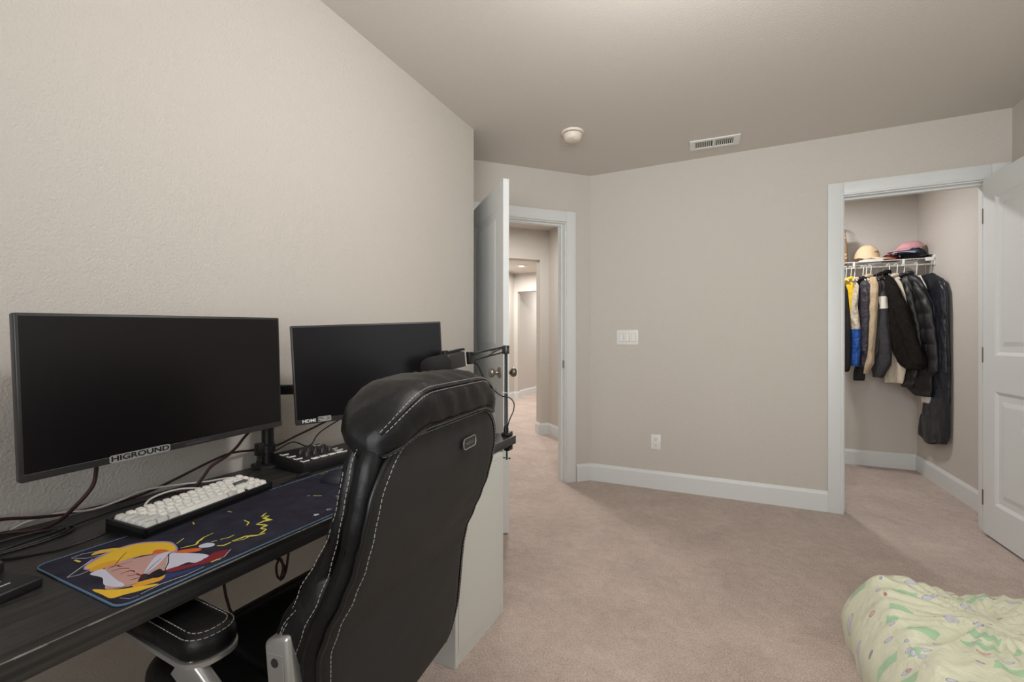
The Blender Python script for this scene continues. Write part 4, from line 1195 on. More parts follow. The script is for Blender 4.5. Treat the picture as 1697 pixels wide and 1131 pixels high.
# column and five-star base
cx, cy = toloc(.60, .78, 0)[:2]
bm = bmesh.new(); lathe(bm, [(0, .07), (.03, .07), (.03, .22), (.022, .22), (.022, .34), (0, .34)], 24, Matrix.Translation((cx, cy, 0))); link('gas_column', bm, M['black_metal'], chair, 40)
bm = bmesh.new(); lathe(bm, [(0, .065), (.045, .065), (.045, .115), (.03, .12), (0, .12)], 24, Matrix.Translation((cx, cy, 0))); link('hub', bm, M['silver'], chair, 40)
for k in range(5):
    a = D(72 * k + 30)
    X_ = Matrix.Translation((cx, cy, 0)) @ Matrix.Rotation(a, 4, 'Z')
    bm = bmesh.new(); rings = []
    for i in range(8):
        t_ = i / 7; x = .03 + .26 * t_; hw = .026 - .012 * t_; zc = .095 - .022 * t_
        rings.append([X_ @ Vector((x, b_, zc + a_)) for a_, b_ in rrect(.016 - .005 * t_, hw, .008, 3)])
    ring_loft(bm, rings); lg = link('base_leg', bm, M['silver'], chair, 50)
    for s in (-1, 1):
        bm = bmesh.new(); lathe(bm, [(0, -.009), (.022, -.009), (.027, -.005), (.027, .005), (.022, .009), (0, .009)], 20, X_ @ Matrix.Translation((.285, s * .013, .027)) @ Matrix.Rotation(D(90), 4, 'X')); link('caster_wheel', bm, M['black_plastic'], lg, 40)
    bm = bmesh.new(); tube(bm, [X_ @ Vector((.285, 0, .03)), X_ @ Vector((.285, 0, .066))], .006, 8); link('caster_stem', bm, M['black_metal'], lg)

# ================================================================== COMFORTER
def quilt_mat():
    m = bpy.data.materials.new('pale_green_printed_cotton'); m.use_nodes = True
    nt = m.node_tree; N, L = nt.nodes, nt.links; b = N['Principled BSDF']
    uv = N.new('ShaderNodeUVMap'); uv.uv_map = 'cloth'
    def mapping(sc, rot=0, off=(0, 0, 0)):
        mp = N.new('ShaderNodeMapping'); mp.inputs['Scale'].default_value = (sc[0] * 1.35, sc[1] * 1.25, 1); mp.inputs['Rotation'].default_value = (0, 0, rot); mp.inputs['Location'].default_value = off
        nd = N.new('ShaderNodeTexNoise'); nd.inputs['Scale'].default_value = 9; nd.inputs['Detail'].default_value = 3
        L.new(uv.outputs[0], nd.inputs['Vector'])
        ad = N.new('ShaderNodeVectorMath'); ad.operation = 'MULTIPLY_ADD'; ad.inputs[1].default_value = (.035, .035, .035)
        L.new(nd.outputs['Color'], ad.inputs[0]); L.new(uv.outputs[0], ad.inputs[2])
        L.new(ad.outputs[0], mp.inputs[0]); return mp
    cur = None
    def layer(col2, sc, rot, off, rad, prob, prev, edge=None, metric='EUCLIDEAN'):
        mp = mapping(sc, rot, off)
        v = N.new('ShaderNodeTexVoronoi'); v.inputs['Scale'].default_value = 1.0; v.inputs['Randomness'].default_value = .6; v.distance = metric
        L.new(mp.outputs[0], v.inputs['Vector'])
        lt = N.new('ShaderNodeMath'); lt.operation = 'LESS_THAN'; lt.inputs[1].default_value = rad; L.new(v.outputs['Distance'], lt.inputs[0])
        sep = N.new('ShaderNodeSeparateColor'); L.new(v.outputs['Color'], sep.inputs[0])
        pr = N.new('ShaderNodeMath'); pr.operation = 'LESS_THAN'; pr.inputs[1].default_value = prob; L.new(sep.outputs[0], pr.inputs[0])
        mu = N.new('ShaderNodeMath'); mu.operation = 'MULTIPLY'; L.new(lt.outputs[0], mu.inputs[0]); L.new(pr.outputs[0], mu.inputs[1])
        fac = mu
        if edge:
            gt = N.new('ShaderNodeMath'); gt.operation = 'GREATER_THAN'; gt.inputs[1].default_value = rad * .86; L.new(v.outputs['Distance'], gt.inputs[0])
            m2 = N.new('ShaderNodeMath'); m2.operation = 'MULTIPLY'; L.new(mu.outputs[0], m2.inputs[0]); L.new(gt.outputs[0], m2.inputs[1])
        mx = N.new('ShaderNodeMix'); mx.data_type = 'RGBA'
        if prev is None: mx.inputs[6].default_value = srgb(222, 223, 198)
        else: L.new(prev, mx.inputs[6])
        mx.inputs[7].default_value = srgb(*col2); L.new(fac.outputs[0], mx.inputs[0])
        out = mx.outputs[2]
        if edge:
            m3 = N.new('ShaderNodeMix'); m3.data_type = 'RGBA'; L.new(out, m3.inputs[6]); m3.inputs[7].default_value = srgb(*edge); L.new(m2.outputs[0], m3.inputs[0]); out = m3.outputs[2]
        return out
    cur = layer((176, 210, 172), (6.2, 15, 1), .35, (0, 0, 0), .30, .60, cur, None, 'CHEBYCHEV')
    cur = layer((204, 206, 214), (9, 21, 1), .30, (3.4, 5, 0), .27, .42, cur, (176, 176, 192))
    cur = layer((214, 214, 224), (11, 17, 1), .9, (9, 2, 0), .26, .34, cur, (156, 156, 176))
    cur = layer((206, 134, 124), (12, 20, 1), 1.1, (4, 7, 0), .24, .07, cur, (170, 110, 116))
    cur = layer((220, 182, 162), (11, 19, 1), .6, (14, 3, 0), .24, .12, cur, (176, 140, 134))
    L.new(cur, b.inputs['Base Color'])
    b.inputs['Roughness'].default_value = .85; b.inputs['Sheen Weight'].default_value = .15; b.inputs['Specular IOR Level'].default_value = .2
    n = N.new('ShaderNodeTexNoise'); n.inputs['Scale'].default_value = 26; n.inputs['Detail'].default_value = 5
    L.new(uv.outputs[0], n.inputs['Vector'])
    bp = N.new('ShaderNodeBump'); bp.inputs['Strength'].default_value = .6; bp.inputs['Distance'].default_value = .016; L.new(n.outputs['Fac'], bp.inputs['Height']); L.new(bp.outputs[0], b.inputs['Normal'])
    return m
bm = bmesh.new()
NXq, NYq = 150, 200
X0, X1, Y0, Y1 = 1.820, 2.880, 0.25, 2.140
uvl = bm.loops.layers.uv.new('cloth')
g = []
uvc = {}
pinch = Vector((2.16, 1.86))
for i in range(NXq + 1):
    row = []
    for j in range(NYq + 1):
        u = i / NXq; v = j / NYq
        # denser sampling toward the visible edges
        X = X0 + (X1 - X0) * u; Y = Y0 + (Y1 - Y0) * v
        dl = X - X0; dr = X1 - X; df = Y1 - Y; dn = Y - Y0
        wob = .030 * noise.noise(Vector((Y * 3.2, 1.3, 0))) + .014 * noise.noise(Vector((Y * 9, 4.3, 0)))
        wob2 = .028 * noise.noise(Vector((X * 3.5, 8.3, 0)))
        # rounded corner distance
        rc = .16
        cx_, cy_ = X0 + rc, Y1 - rc
        if X < cx_ and Y > cy_: d = rc - max(abs(X - cx_), abs(Y - cy_))
        else: d = min(dl, df)
        d = min(d, dr + .10, dn)
        kw = .085 + .085 * math.exp(-max(0, dl) / .12)
        k = max(0.0, min(1.0, d / kw))
        h = .272 * math.sqrt(max(0, 1 - (1 - k) ** 2.4))
        topz = 1.0 - .05 * math.exp(-((X - 2.18) / .05) ** 2) * (1 if Y > 1.3 else .4) + .05 * noise.noise(Vector((X * 2.6, Y * 2.6, 3)))
        h *= topz
        pv = Vector((X, Y)) - pinch; rr_ = pv.length; ang = math.atan2(pv.y, pv.x)
        fold = abs(noise.noise(Vector((ang * 3.4, rr_ * 1.2, 0)))) * .040 * min(1, rr_ / .12) * math.exp(-rr_ / .55)
        run = abs(noise.noise(Vector((X * 4 + Y * 2.5, Y * 9 - X * 7, 5)))) * .024
        fr_ = (ang * 4.6 + 1.3 * noise.noise(Vector((rr_ * 3.0, ang * 1.2, 2)))) % 1.0
        ridge = (1 - abs(2 * fr_ - 1)) ** 1.6
        if ang < 0 and ang > -1.2: ridge *= .4
        fold += .017 * (1 - ridge) * min(1, rr_ / .10) * math.exp(-(rr_ / .42) ** 2)
        h -= (fold * .9 + run) * min(1, k * 1.3)
        # push boundary outward with the wobble, and bulge the sides
        off = Vector((0, 0))
        edge_w = math.exp(-max(0, dl) / .10); edge_f = math.exp(-max(0, df) / .10)
        off.x = -wob * edge_w - .022 * math.sin(PI * min(1, max(0, h) / .22)) * edge_w
        off.y = wob2 * edge_f
        if X < cx_ and Y > cy_:
            dd = math.hypot(X - cx_, Y - cy_)
            m_ = max(abs(X - cx_), abs(Y - cy_)) / max(dd, 1e-6)
            X, Y = cx_ + (X - cx_) * m_, cy_ + (Y - cy_) * m_
        row.append(bm.verts.new((X + off.x, Y + off.y, max(0.002, h))))
        uvc[row[-1]] = (X + (0 if dl > .1 else (dl - .1) * 1.3), Y + (0 if df > .1 else (.1 - df) * 1.3))
    g.append(row)
for i in range(NXq):
    for j in range(NYq):
        f = bm.faces.new((g[i][j], g[i + 1][j], g[i + 1][j + 1], g[i][j + 1]))
        for lp in f.loops: lp[uvl].uv = uvc[lp.vert]
rim = [g[i][0] for i in range(NXq + 1)] + [g[NXq][j] for j in range(1, NYq + 1)] + [g[i][NYq] for i in range(NXq - 1, -1, -1)] + [g[0][j] for j in range(NYq - 1, 0, -1)]
low = [bm.verts.new((v.co.x, v.co.y, 0.0)) for v in rim]
for i in range(len(rim)): bm.faces.new((rim[i], rim[(i + 1) % len(rim)], low[(i + 1) % len(rim)], low[i]))
bm.faces.new(low)
q = link('comforter', bm, quilt_mat(), None, 180)
for v in q.data.vertices: v.co -= Vector((2.35, 1.2, 0))
q.location = (2.35, 1.2, 0)
tag(q, 'rumpled pale green comforter with printed motifs on the carpet by the right wall', 'comforter')

# ================================================================== CLOSET
t = thing('wire_shelf', 'white wire closet shelf with a hanging rod along its front edge', 'shelf', (1.99, 4.63, 1.772))
def rod(bm, a, b, r): tube(bm, [a, b], r, 8)
bm = bmesh.new(); rod(bm, (-.92, 0, 0), (.925, 0, 0), .0035); rod(bm, (-.92, .365, 0), (.925, .365, 0), .003); rod(bm, (-.92, .18, -.004), (.925, .18, -.004), .003)
link('rails', bm, M['white_plastic'], t, 50)
bm = bmesh.new()
x = -.91
while x < .925:
    tube(bm, [(x, .368, 0.002), (x, 0, 0.002)], .0012, 5); x += .0254
link('wires', bm, M['white_plastic'], t, 50)
bm = bmesh.new(); rod(bm, (-.92, .030, -.044), (.925, .030, -.044), .0065); link('hanging_rod', bm, M['white_plastic'], t, 50)
for x in (-.8, -.36, -.08, .41, .735):
    bm = bmesh.new(); box(bm, x - .008, x + .008, -.004, .006, -.040, .004, bev=.002); box(bm, x - .008, x + .008, -.004, .034, -.052, -.042, bev=.002); link('rod_hook', bm, M['white_plastic'], t, 40)
bm = bmesh.new(); box(bm, .870, .929, -.006, .004, -.022, .006, bev=.002); box(bm, .922, .930, -.006, .06, -.056, .026, bev=.002); link('end_bracket', bm, M['white_plastic'], t, 40)

ROWS = {
'coat_long':(2.868,[(1.642, -0.046, 0.125), (1.572, -0.072, 0.277), (1.493, 0.046, 0.329), (1.322, 0.063, 0.341), (1.035, 0.081, 0.346), (0.867, 0.081, 0.349), (0.696, 0.046, 0.352), (0.518, -0.057, 0.346), (0.411, -0.091, 0.341), (0.359, -0.083, 0.332), (0.313, -0.009, 0.125)]),
'shirt_white':(2.8,[(1.635, 0.014, 0.061), (1.565, 0.003, 0.102), (1.474, 0.003, 0.134), (1.208, 0.014, 0.138), (0.857, 0.046, 0.154), (0.683, 0.067, 0.158), (0.633, 0.071, 0.15)]),
'puffer_big':(2.775,[(1.65, -0.042, 0.029), (1.618, -0.069, 0.078), (1.57, -0.061, 0.11), (1.476, -0.032, 0.163), (1.385, -0.032, 0.208), (1.208, -0.022, 0.238), (1.032, -0.012, 0.261), (0.875, -0.012, 0.265), (0.845, -0.042, 0.194), (0.747, -0.049, 0.192), (0.682, 0.048, 0.181)]),
'puffer_small':(2.731,[(1.638, -0.04, 0.035), (1.574, -0.044, 0.064), (1.391, -0.035, 0.103), (1.21, -0.026, 0.14), (1.084, -0.022, 0.15), (0.905, -0.012, 0.124), (0.833, -0.015, 0.118), (0.742, -0.012, 0.081)]),
'cream_coat':(2.685,[(1.64, -0.061, 0.009), (1.579, -0.058, 0.044), (1.486, -0.058, 0.072), (1.393, -0.054, 0.091), (1.32, -0.054, 0.101), (1.047, -0.047, 0.03), (0.956, -0.058, 0.061), (0.901, -0.074, 0.077), (0.771, -0.088, 0.05)]),
'black_wool':(2.634,[(1.67, -0.084, -0.004), (1.62, -0.075, 0.042), (1.542, -0.057, 0.084), (1.392, -0.027, 0.146), (1.301, -0.013, 0.17), (1.21, 0.004, 0.198), (1.031, 0.035, 0.25), (0.944, 0.072, 0.274), (0.892, 0.125, 0.25)]),
'grey_stripe':(2.591,[(1.623, -0.05, 0.007), (1.585, -0.057, 0.031), (1.482, -0.061, 0.044), (1.398, -0.057, 0.05), (1.213, -0.065, 0.059), (1.028, -0.072, 0.076), (0.926, -0.076, 0.073), (0.87, -0.081, 0.042), (0.811, -0.068, 0.014)]),
'charcoal_zip':(2.551,[(1.612, -0.02, 0.037), (1.584, -0.024, 0.044), (1.399, -0.027, 0.044), (1.213, -0.031, 0.044), (1.028, -0.038, 0.025), (0.953, -0.038, -0.002)]),
'sherpa':(2.513,[(1.645, -0.014, 0.048), (1.584, -0.018, 0.067), (1.492, -0.019, 0.067), (1.399, -0.025, 0.064), (1.214, -0.038, 0.053), (1.027, -0.066, 0.03), (0.933, -0.085, 0.032), (0.856, -0.089, -0.014), (0.838, -0.07, -0.019)]),
'dark_jacket':(2.475,[(1.629, -0.044, 0.018), (1.59, -0.049, 0.04), (1.533, -0.053, 0.051), (1.402, -0.057, 0.051), (1.215, -0.053, 0.045), (1.027, -0.053, 0.036), (0.856, -0.084, -0.001), (0.779, -0.086, -0.008)]),
'colour_block':(2.42,[(1.623, -0.031, -0.0), (1.575, -0.043, 0.024), (1.499, -0.047, 0.02), (1.405, -0.054, 0.015), (1.216, -0.062, 0.037), (1.026, -0.066, 0.034), (0.903, -0.054, 0.026)]),
'yellow_hoodie':(2.39,[(1.629, -0.048, 0.001), (1.597, -0.058, 0.016), (1.502, -0.064, 0.018), (1.407, -0.068, 0.006), (1.35, -0.068, -0.005), (1.217, -0.068, -0.013)]),
'black_hoodie':(2.36,[(1.601, -0.07, -0.02), (1.543, -0.074, 0.001), (1.408, -0.074, 0.013), (1.217, -0.08, 0.027), (1.025, -0.08, 0.028), (0.891, -0.08, 0.021), (0.853, -0.08, 0.005)]),

}
FAB = dict(
    navy_leather=mat('navy_black_leather', (27, 30, 38), .34, spec=.5, bumps=[(18, .6, .02, 4), (60, .3, .006, 3)], var=(6, .35)),
    puffer=mat('black_quilted_nylon', (27, 25, 27), .5, bumps=[(30, .25, .008, 4)]),
    puffer2=mat('charcoal_quilted_nylon', (31, 29, 28), .5, bumps=[(30, .25, .008, 4)]),
    wool=mat('black_brown_wool', (31, 27, 24), .95, spec=.15, bumps=[(260, .9, .004, 4), (14, .4, .015, 3)], var=(40, .35)),
    grey=mat('heather_charcoal_knit', (66, 65, 67), .95, spec=.15, bumps=[(260, .6, .003, 4), (14, .5, .015, 3)], var=(120, .3)),
    charcoal=mat('charcoal_nylon', (48, 45, 47), .7, bumps=[(25, .6, .015, 4)]),
    darkj=mat('dark_purple_grey_nylon', (54, 50, 58), .55, bumps=[(22, .8, .02, 4)]),
    black=mat('black_jersey', (24, 23, 25), .85, bumps=[(25, .5, .015, 4)]),
    sherpa=mat('beige_fleece', (206, 184, 154), 1.0, spec=.1, bumps=[(170, 1.0, .008, 4), (14, .4, .015, 3)]),
    cream=mat('cream_fleece', (214, 202, 182), .95, spec=.1, bumps=[(200, .6, .005, 4), (14, .5, .02, 3)]),
    offwhite=mat('off_white_cotton', (212, 206, 198), .9, bumps=[(20, .6, .02, 4)]),
    white=mat('white_stripe_cloth', (228, 222, 212), .8, bumps=[(20, .4, .01, 4)]),
    blue=mat('cobalt_nylon', (34, 84, 164), .5, bumps=[(24, .8, .02, 4)]),
    sand=mat('sand_nylon', (206, 194, 174), .6, bumps=[(24, .7, .02, 4)]),
    yellow=mat('yellow_jersey', (236, 196, 38), .7, bumps=[(22, .6, .015, 4)]))
HP = Vector((0, 4.66))
PHI = D(40)
PH = dict(puffer_small=36, puffer_big=26, shirt_white=22, coat_long=4, cream_coat=38)
def garment(key, name, label, cat, mats, T=.024, back=.16, bands=(), baffle=0.0, folds=.010, sleeve=None, collar=None, seed=0):
    hx, rows = ROWS[key]
    t = thing(name, label, cat, (hx, 4.66, 1.72), D(PH.get(key, 40)) - PI / 2, 'clothes hanging on the closet rod')
    # local x = s direction (toward the room), local y = thickness
    Z = [r_[0] for r_ in rows]
    def interp(z, k):
        if z >= Z[0]: return rows[0][k]
        for a, b in zip(rows, rows[1:]):
            if z >= b[0]:
                t_ = (z - b[0]) / max(1e-6, a[0] - b[0]); return b[k] + (a[k] - b[k]) * t_
        return rows[-1][k]
    n = 64
    bm = bmesh.new(); rings = []; zs = []
    for i in range(n + 1):
        z = Z[0] + (Z[-1] - Z[0]) * i / n
        s0, s1 = interp(z, 1), interp(z, 2)
        if z > 1.15: s0 -= back * min(1, (Z[0] - z) / .09) * min(1, (z - 1.15) / .12)
        c_, h_ = (s0 + s1) / 2, max(.006, (s1 - s0) / 2)
        k0 = min(1, (Z[0] - z + .004) / .05); k1 = min(1, (z - Z[-1] + .006) / .02)
        th_ = T * (.35 + .65 * k0 ** .5) * (.5 + .5 * k1)
        if baffle: th_ *= .55 + .62 * abs(math.sin(PI * (z - .5) / baffle)) ** .5
        ring = []
        for k in range(36):
            a = 2 * PI * k / 36
            x = c_ + h_ * math.copysign(abs(math.cos(a)) ** .8, math.cos(a))
            f = folds * (.3 + .9 * (Z[0] - z)) * noise.noise(Vector((x * 26 + seed, z * 3.0, seed * 3.1))) + folds * .5 * noise.noise(Vector((x * 60, z * 8, seed)))
            y = th_ * math.copysign(abs(math.sin(a)) ** .9, math.sin(a)) + f
            ring.append(Vector((x, y, z - 1.72 + .006 * noise.noise(Vector((x * 20, 0, seed))) * (1 if i > n - 3 else 0))))
        rings.append(ring); zs.append(z)
    V, fs = ring_loft(bm, rings)
    slots = [mats[0]]
    for (za, zb, mk) in bands:
        if mk not in slots: slots.append(mk)
        for f in fs:
            zc = f.calc_center_median().z + 1.72
            if za <= zc < zb: f.material_index = slots.index(mk)
    body = link('body', bm, [FAB[s] for s in slots], t, 60)
    if sleeve:
        w_, off, z_end, scol = sleeve
        bm = bmesh.new(); rings = []
        for i in range(61):
            z = Z[0] - .055 + (z_end - (Z[0] - .055)) * i / 60
            s1 = interp(z, 2)
            c_ = s1 - w_ * .98
            k = min(1, i / 8 + .25)
            th_ = w_ * .62 * k
            if baffle: th_ *= .60 + .50 * abs(math.sin(PI * (z - .5) / baffle)) ** .5
            ring = []
            for q_ in range(20):
                a = 2 * PI * q_ / 20
                f = folds * .6 * noise.noise(Vector((math.cos(a) * 2, z * 14, seed + 9)))
                ring.append(Vector((c_ + (w_ * k + f) * math.cos(a), -off + (th_ + f) * math.sin(a), z - 1.72)))
            rings.append(ring)
        V, fs = ring_loft(bm, rings)
        sl = list(slots)
        if scol and scol not in sl: sl.append(scol)
        for f in fs:
            zc = f.calc_center_median().z + 1.72
            for (za, zb, mk) in bands:
                if za <= zc < zb: f.material_index = sl.index(mk)
            if scol and zc < z_end + .035: f.material_index = sl.index(scol)
        link('sleeve', bm, [FAB[s] for s in sl], t, 60)
    if collar:
        bm = bmesh.new()
        P = [Vector((-.055 + .0 + .062 * math.cos(a), .028 * math.sin(a), -.085 + .02 * math.cos(a) + (Z[0] - 1.64))) for a in [2 * PI * k / 14 for k in range(14)]]
        tube(bm, P, .017, 8, closed=True); link('collar', bm, FAB[collar], t, 70)
    return t
garment('coat_long', 'long_coat', 'long shiny navy black leather coat hanging lowest beside the right closet wall', 'coat', ['navy_leather'], T=.020, folds=.014, back=.10, seed=1, sleeve=(.030, .010, .88, None))
garment('shirt_white', 'white_shirt', 'white shirt mostly hidden between the puffer jacket and the leather coat', 'shirt', ['offwhite'], T=.012, folds=.012, back=.10, seed=2)
garment('puffer_big', 'puffer_jacket', 'large black puffer jacket with wide horizontal baffles', 'jacket', ['puffer'], T=.030, baffle=.118, folds=.004, seed=3, sleeve=(.042, .022, .872, None), collar='puffer')
garment('puffer_small', 'puffer_jacket', 'narrower charcoal puffer jacket just left of the large black one', 'jacket', ['puffer2'], T=.022, baffle=.075, folds=.004, seed=4, sleeve=(.030, .014, .83, None), collar='puffer2')
garment('cream_coat', 'cream_coat', 'cream coat whose pale hem shows below the black wool coat', 'coat', ['cream'], T=.018, folds=.014, seed=5, collar='cream')
garment('black_wool', 'wool_coat', 'wide-sleeved black brown wool coat in the middle of the rod', 'coat', ['wool'], T=.026, folds=.012, seed=6, sleeve=(.052, .018, .90, None), collar='wool')
garment('grey_stripe', 'fleece_jacket', 'dark grey fleece jacket with a white band across the shoulder', 'jacket', ['grey'], T=.022, bands=((1.385, 1.475, 'white'), (1.475, 1.70, 'charcoal')), folds=.010, seed=7, sleeve=(.040, .014, .815, 'charcoal'), collar='charcoal')
garment('charcoal_zip', 'zip_jacket', 'narrow charcoal zip jacket between the beige fleece and the grey fleece jacket', 'jacket', ['charcoal'], T=.016, folds=.010, seed=8)
garment('sherpa', 'fleece_coat', 'beige sherpa fleece coat with one long sleeve facing out', 'coat', ['sherpa'], T=.024, folds=.010, seed=9, sleeve=(.036, .014, .842, None), collar='sherpa')
garment('dark_jacket', 'dark_jacket', 'dark purple grey jacket left of the beige fleece coat', 'jacket', ['darkj'], T=.022, folds=.018, bands=((.70, .90, 'black'),), seed=10, sleeve=(.032, .014, 1.03, None), collar='black')
garment('colour_block', 'windbreaker', 'sand and cobalt blue colour block windbreaker', 'jacket', ['sand'], T=.018, folds=.016, bands=((.80, 1.215, 'blue'),), seed=11, sleeve=(.030, .012, .905, None), collar='cream')
garment('yellow_hoodie', 'yellow_hoodie', 'bright yellow hoodie near the left jamb of the closet', 'hoodie', ['yellow'], T=.018, folds=.012, back=.05, seed=12, collar='yellow')
garment('black_hoodie', 'black_hoodie', 'black hooded top half hidden behind the left closet jamb', 'hoodie', ['black'], T=.024, folds=.012, back=.05, seed=13)

# hangers
def hanger(x, label, m=M['white_plastic'], wire=False, lean=0.0):
    ph = 40 if x < 2.7 else (36 if x < 2.75 else (22 if x < 2.84 else 4))
    t = thing('clothes_hanger', label, 'hanger', (x, 4.66, 1.72), D(ph) - PI / 2, 'clothes hangers on the closet rod')
    r = .0014 if wire else .0035
    bm = bmesh.new()
    cz = .0165
    arc = [(0.013 * math.cos(a), 0, cz - .004 + .013 * math.sin(a)) for a in [D(200 - 22 * k) for k in range(11)]]
    tube(bm, spline(arc + [(.010, lean * .3, -.02), (.006, lean, -.06), (.002, lean, -.085)], 3), r, 8)
    link('hook', bm, m, t, 60)
    bm = bmesh.new(); tube(bm, spline([(-.20, lean, -.150), (-.12, lean, -.115), (0, lean, -.085), (.03, lean, -.100)], 5), r * 1.3, 8); link('shoulder_bar', bm, m, t, 60)
for x, l in ((2.346, 'white hanger farthest left on the rod beside the jamb'), (2.380, 'white hanger holding the yellow hoodie'), (2.405, 'white hanger holding the sand and blue windbreaker'),
             (2.462, 'left one of the two white hangers crossed over the dark jacket'), (2.483, 'right one of the two white hangers crossed over the dark jacket'), (2.513, 'white hanger holding the beige sherpa coat'),
             (2.634, 'white hanger holding the black wool coat'), (2.685, 'white hanger holding the cream coat'), (2.731, 'white hanger holding the narrower charcoal puffer'), (2.811, 'white hanger holding the white shirt')):
    hanger(x, l)
MW = mat('thin_wire', (150, 148, 144), .35, metal=.8)
for x, l in ((2.551, 'thin dark wire hanger holding the charcoal zip jacket'), (2.591, 'thin wire hanger holding the grey fleece jacket'), (2.867, 'left wire hanger of the long leather coat'), (2.893, 'last wire hanger next to the shelf end bracket')):
    hanger(x, l, MW, True)

# caps on the shelf
def cap(name, label, loc, rz, col, r=.088, h=.105, tilt=(0, 0), brim=.085, rough=.85, col2=None):
    t = thing('baseball_cap', label, 'cap', loc, 0, 'caps on the closet shelf')
    t.rotation_euler = (D(tilt[0]), D(tilt[1]), rz)
    m = mat(name + '_cloth', col, rough, bumps=[(300, .4, .002, 3), (16, .5, .015, 3)])
    bm = bmesh.new(); rings = []
    for i in range(13):
        a = PI / 2 * i / 12
        rr_ = max(.002, r * math.cos(a) ** .75); z = .004 + h * math.sin(a)
        rings.append([Vector((rr_ * math.cos(b) * 1.08 + .006 * noise.noise(Vector((b, z * 30, r))), rr_ * math.sin(b) * .92, z + .008 * noise.noise(Vector((math.cos(b) * 2, math.sin(b) * 2, z * 12))))) for b in [2 * PI * k / 28 for k in range(28)]])
    ring_loft(bm, rings); cr = link('crown', bm, m, t, 70)
    bm = bmesh.new()
    top, bot = [], []
    nu, nv = 16, 6
    for i in range(nu + 1):
        a = D(-62 + 124 * i / nu)
        ca, sa = math.cos(a), math.sin(a)
        ri, bo = [], []
        for j in range(nv + 1):
            k = j / nv
            ext = brim * (math.cos(a * .95) ** .8) * k
            x = r * 1.05 * ca + ext * 1.0; y = r * .93 * sa * (1 + .10 * k)
            z = .008 - .018 * k * (1 - .3 * ca) - 1.2 * (y ** 2) * (.6 + .4 * k) + .012
            ri.append(bm.verts.new((x, y, z + .0015))); bo.append(bm.verts.new((x, y, z - .0015)))
        top.append(ri); bot.append(bo)
    for i in range(nu):
        for j in range(nv):
            bm.faces.new((top[i][j], top[i + 1][j], top[i + 1][j + 1], top[i][j + 1])); bm.faces.new((bot[i][j], bot[i][j + 1], bot[i + 1][j + 1], bot[i + 1][j]))
    rimv = [(top[i][nv], bot[i][nv]) for i in range(nu + 1)]
    for (a1, b1), (a2, b2) in zip(rimv, rimv[1:]): bm.faces.new((a1, a2, b2, b1))
    for e_ in (0, nu):
        for j in range(nv): bm.faces.new((top[e_][j], top[e_][j + 1], bot[e_][j + 1], bot[e_][j]))
    link('brim', bm, m if col2 is None else mat(name + '_brim', col2, .8), t, 60)
    bm = bmesh.new(); lathe(bm, [(0, 0), (.006, 0), (.005, .004), (0, .005)], 12, Matrix.Translation((0, 0, h + .002))); link('button', bm, m, cr, 50)
    return t, cr
SZ = 1.7765
b_, cr = cap('beige_cap', 'beige baseball cap resting on the left of the wire shelf', (2.520, 4.80, SZ + .036), D(-30), (224, 196, 160), r=.082, h=.120, tilt=(0, 7), brim=.115)
bm = bmesh.new(); tube(bm, spline([(.066, -.040, .062), (.078, -.020, .068), (.080, -.006, .060), (.078, .014, .066)], 6), .0025, 6); link('embroidery', bm, M['black_plastic'], cr, 60)
cap('black_cap', 'black cap at the bottom right of the cap stack', (2.835, 4.80, SZ + .018), D(-60), (26, 25, 28), r=.084, h=.085, brim=.07)
cap('red_cap', 'dark red cap tucked behind the beige cap brim', (2.700, 4.86, SZ + .018), D(-100), (110, 26, 32), r=.075, h=.055, brim=.06)
cap('navy_cap', 'navy cap with a pale grey brim under the pink cap', (2.800, 4.775, SZ + .052), D(-128), (62, 66, 96), r=.082, h=.055, brim=.085, col2=(176, 182, 206))
cap('pink_cap', 'pink cap on top of the cap stack', (2.815, 4.80, SZ + .100), D(-150), (214, 160, 166), r=.092, h=.060, tilt=(0, 10), brim=.085)
t = thing('folded_cloth', 'folded pale cloth lying under the beige cap', 'cloth', (2.52, 4.72, SZ))
bm = bmesh.new(); box(bm, -.075, .085, -.06, .05, .0015, .014, bev=.005, seg=3); link('cloth_fold', bm, M['white_plastic'], t, 60)
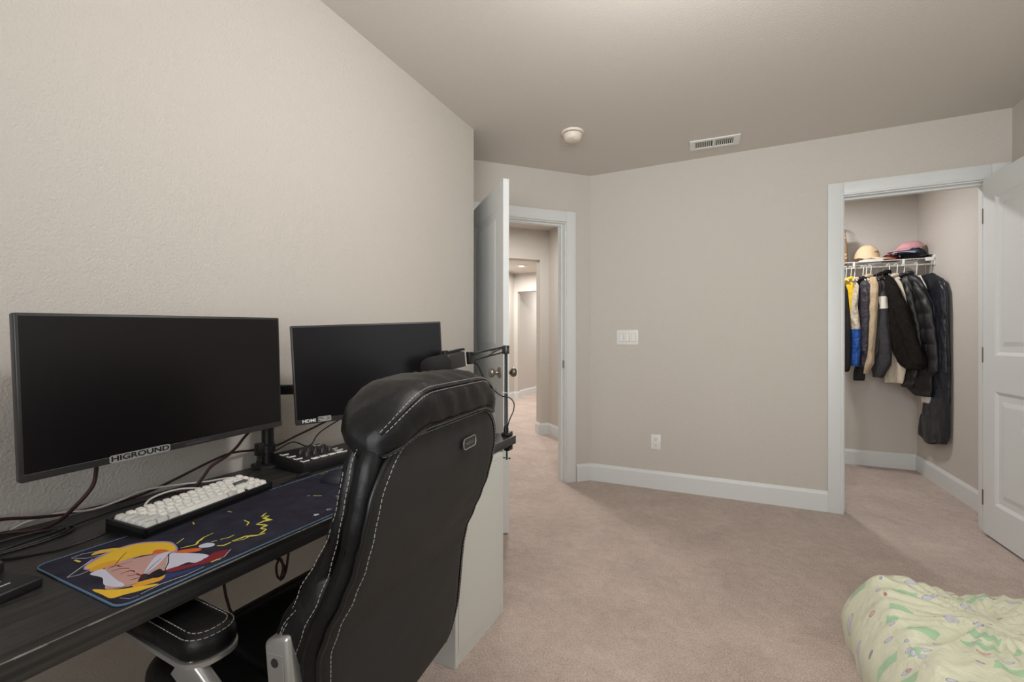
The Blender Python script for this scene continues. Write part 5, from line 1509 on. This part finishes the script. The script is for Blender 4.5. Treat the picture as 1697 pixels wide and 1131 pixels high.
bm = bmesh.new(); box(bm, -.05, .10, -.055, .045, .0135, .022, bev=.004, seg=3); link('upper_fold', bm, FAB['offwhite'], t, 60)

def plaid():
    m = bpy.data.materials.new('beige_plaid_cloth'); m.use_nodes = True
    nt = m.node_tree; N, L = nt.nodes, nt.links; b = N['Principled BSDF']
    tc = N.new('ShaderNodeTexCoord'); sp_ = N.new('ShaderNodeSeparateXYZ'); L.new(tc.outputs['Object'], sp_.inputs[0])
    prev = None
    for ax, sc in ((2, 210), (0, 210), (2, 70), (1, 90)):
        mu = N.new('ShaderNodeMath'); mu.operation = 'MULTIPLY'; mu.inputs[1].default_value = sc; L.new(sp_.outputs[ax], mu.inputs[0])
        si = N.new('ShaderNodeMath'); si.operation = 'SINE'; L.new(mu.outputs[0], si.inputs[0])
        gt = N.new('ShaderNodeMath'); gt.operation = 'GREATER_THAN'; gt.inputs[1].default_value = .72; L.new(si.outputs[0], gt.inputs[0])
        mx = N.new('ShaderNodeMix'); mx.data_type = 'RGBA'
        if prev: L.new(prev, mx.inputs[6])
        else: mx.inputs[6].default_value = srgb(206, 172, 132)
        mx.inputs[7].default_value = srgb(96, 78, 64) if sc > 100 else srgb(150, 118, 88)
        L.new(gt.outputs[0], mx.inputs[0]); prev = mx.outputs[2]
    L.new(prev, b.inputs['Base Color']); b.inputs['Roughness'].default_value = .8
    return m
t = thing('plaid_bag', 'beige plaid bag standing at the left end of the visible shelf', 'bag', (2.277, 4.78, SZ))
PL = plaid()
bm = bmesh.new(); rings = []
for z, hx_, hy_ in ((.0015, .10, .06), (.01, .105, .066), (.15, .100, .060), (.30, .090, .030), (.345, .082, .008)):
    rings.append([Vector((a, b, z)) for a, b in rrect(hx_, hy_, min(.02, hy_ * .9), 4)])
ring_loft(bm, rings); link('body', bm, PL, t, 60)
bm = bmesh.new(); tube(bm, spline([(-.05, 0, .33), (-.045, 0, .40), (0, 0, .43), (.045, 0, .40), (.05, 0, .33)], 6), .005, 8); link('handle', bm, mat('tan_strap', (168, 122, 82), .6), t, 60)
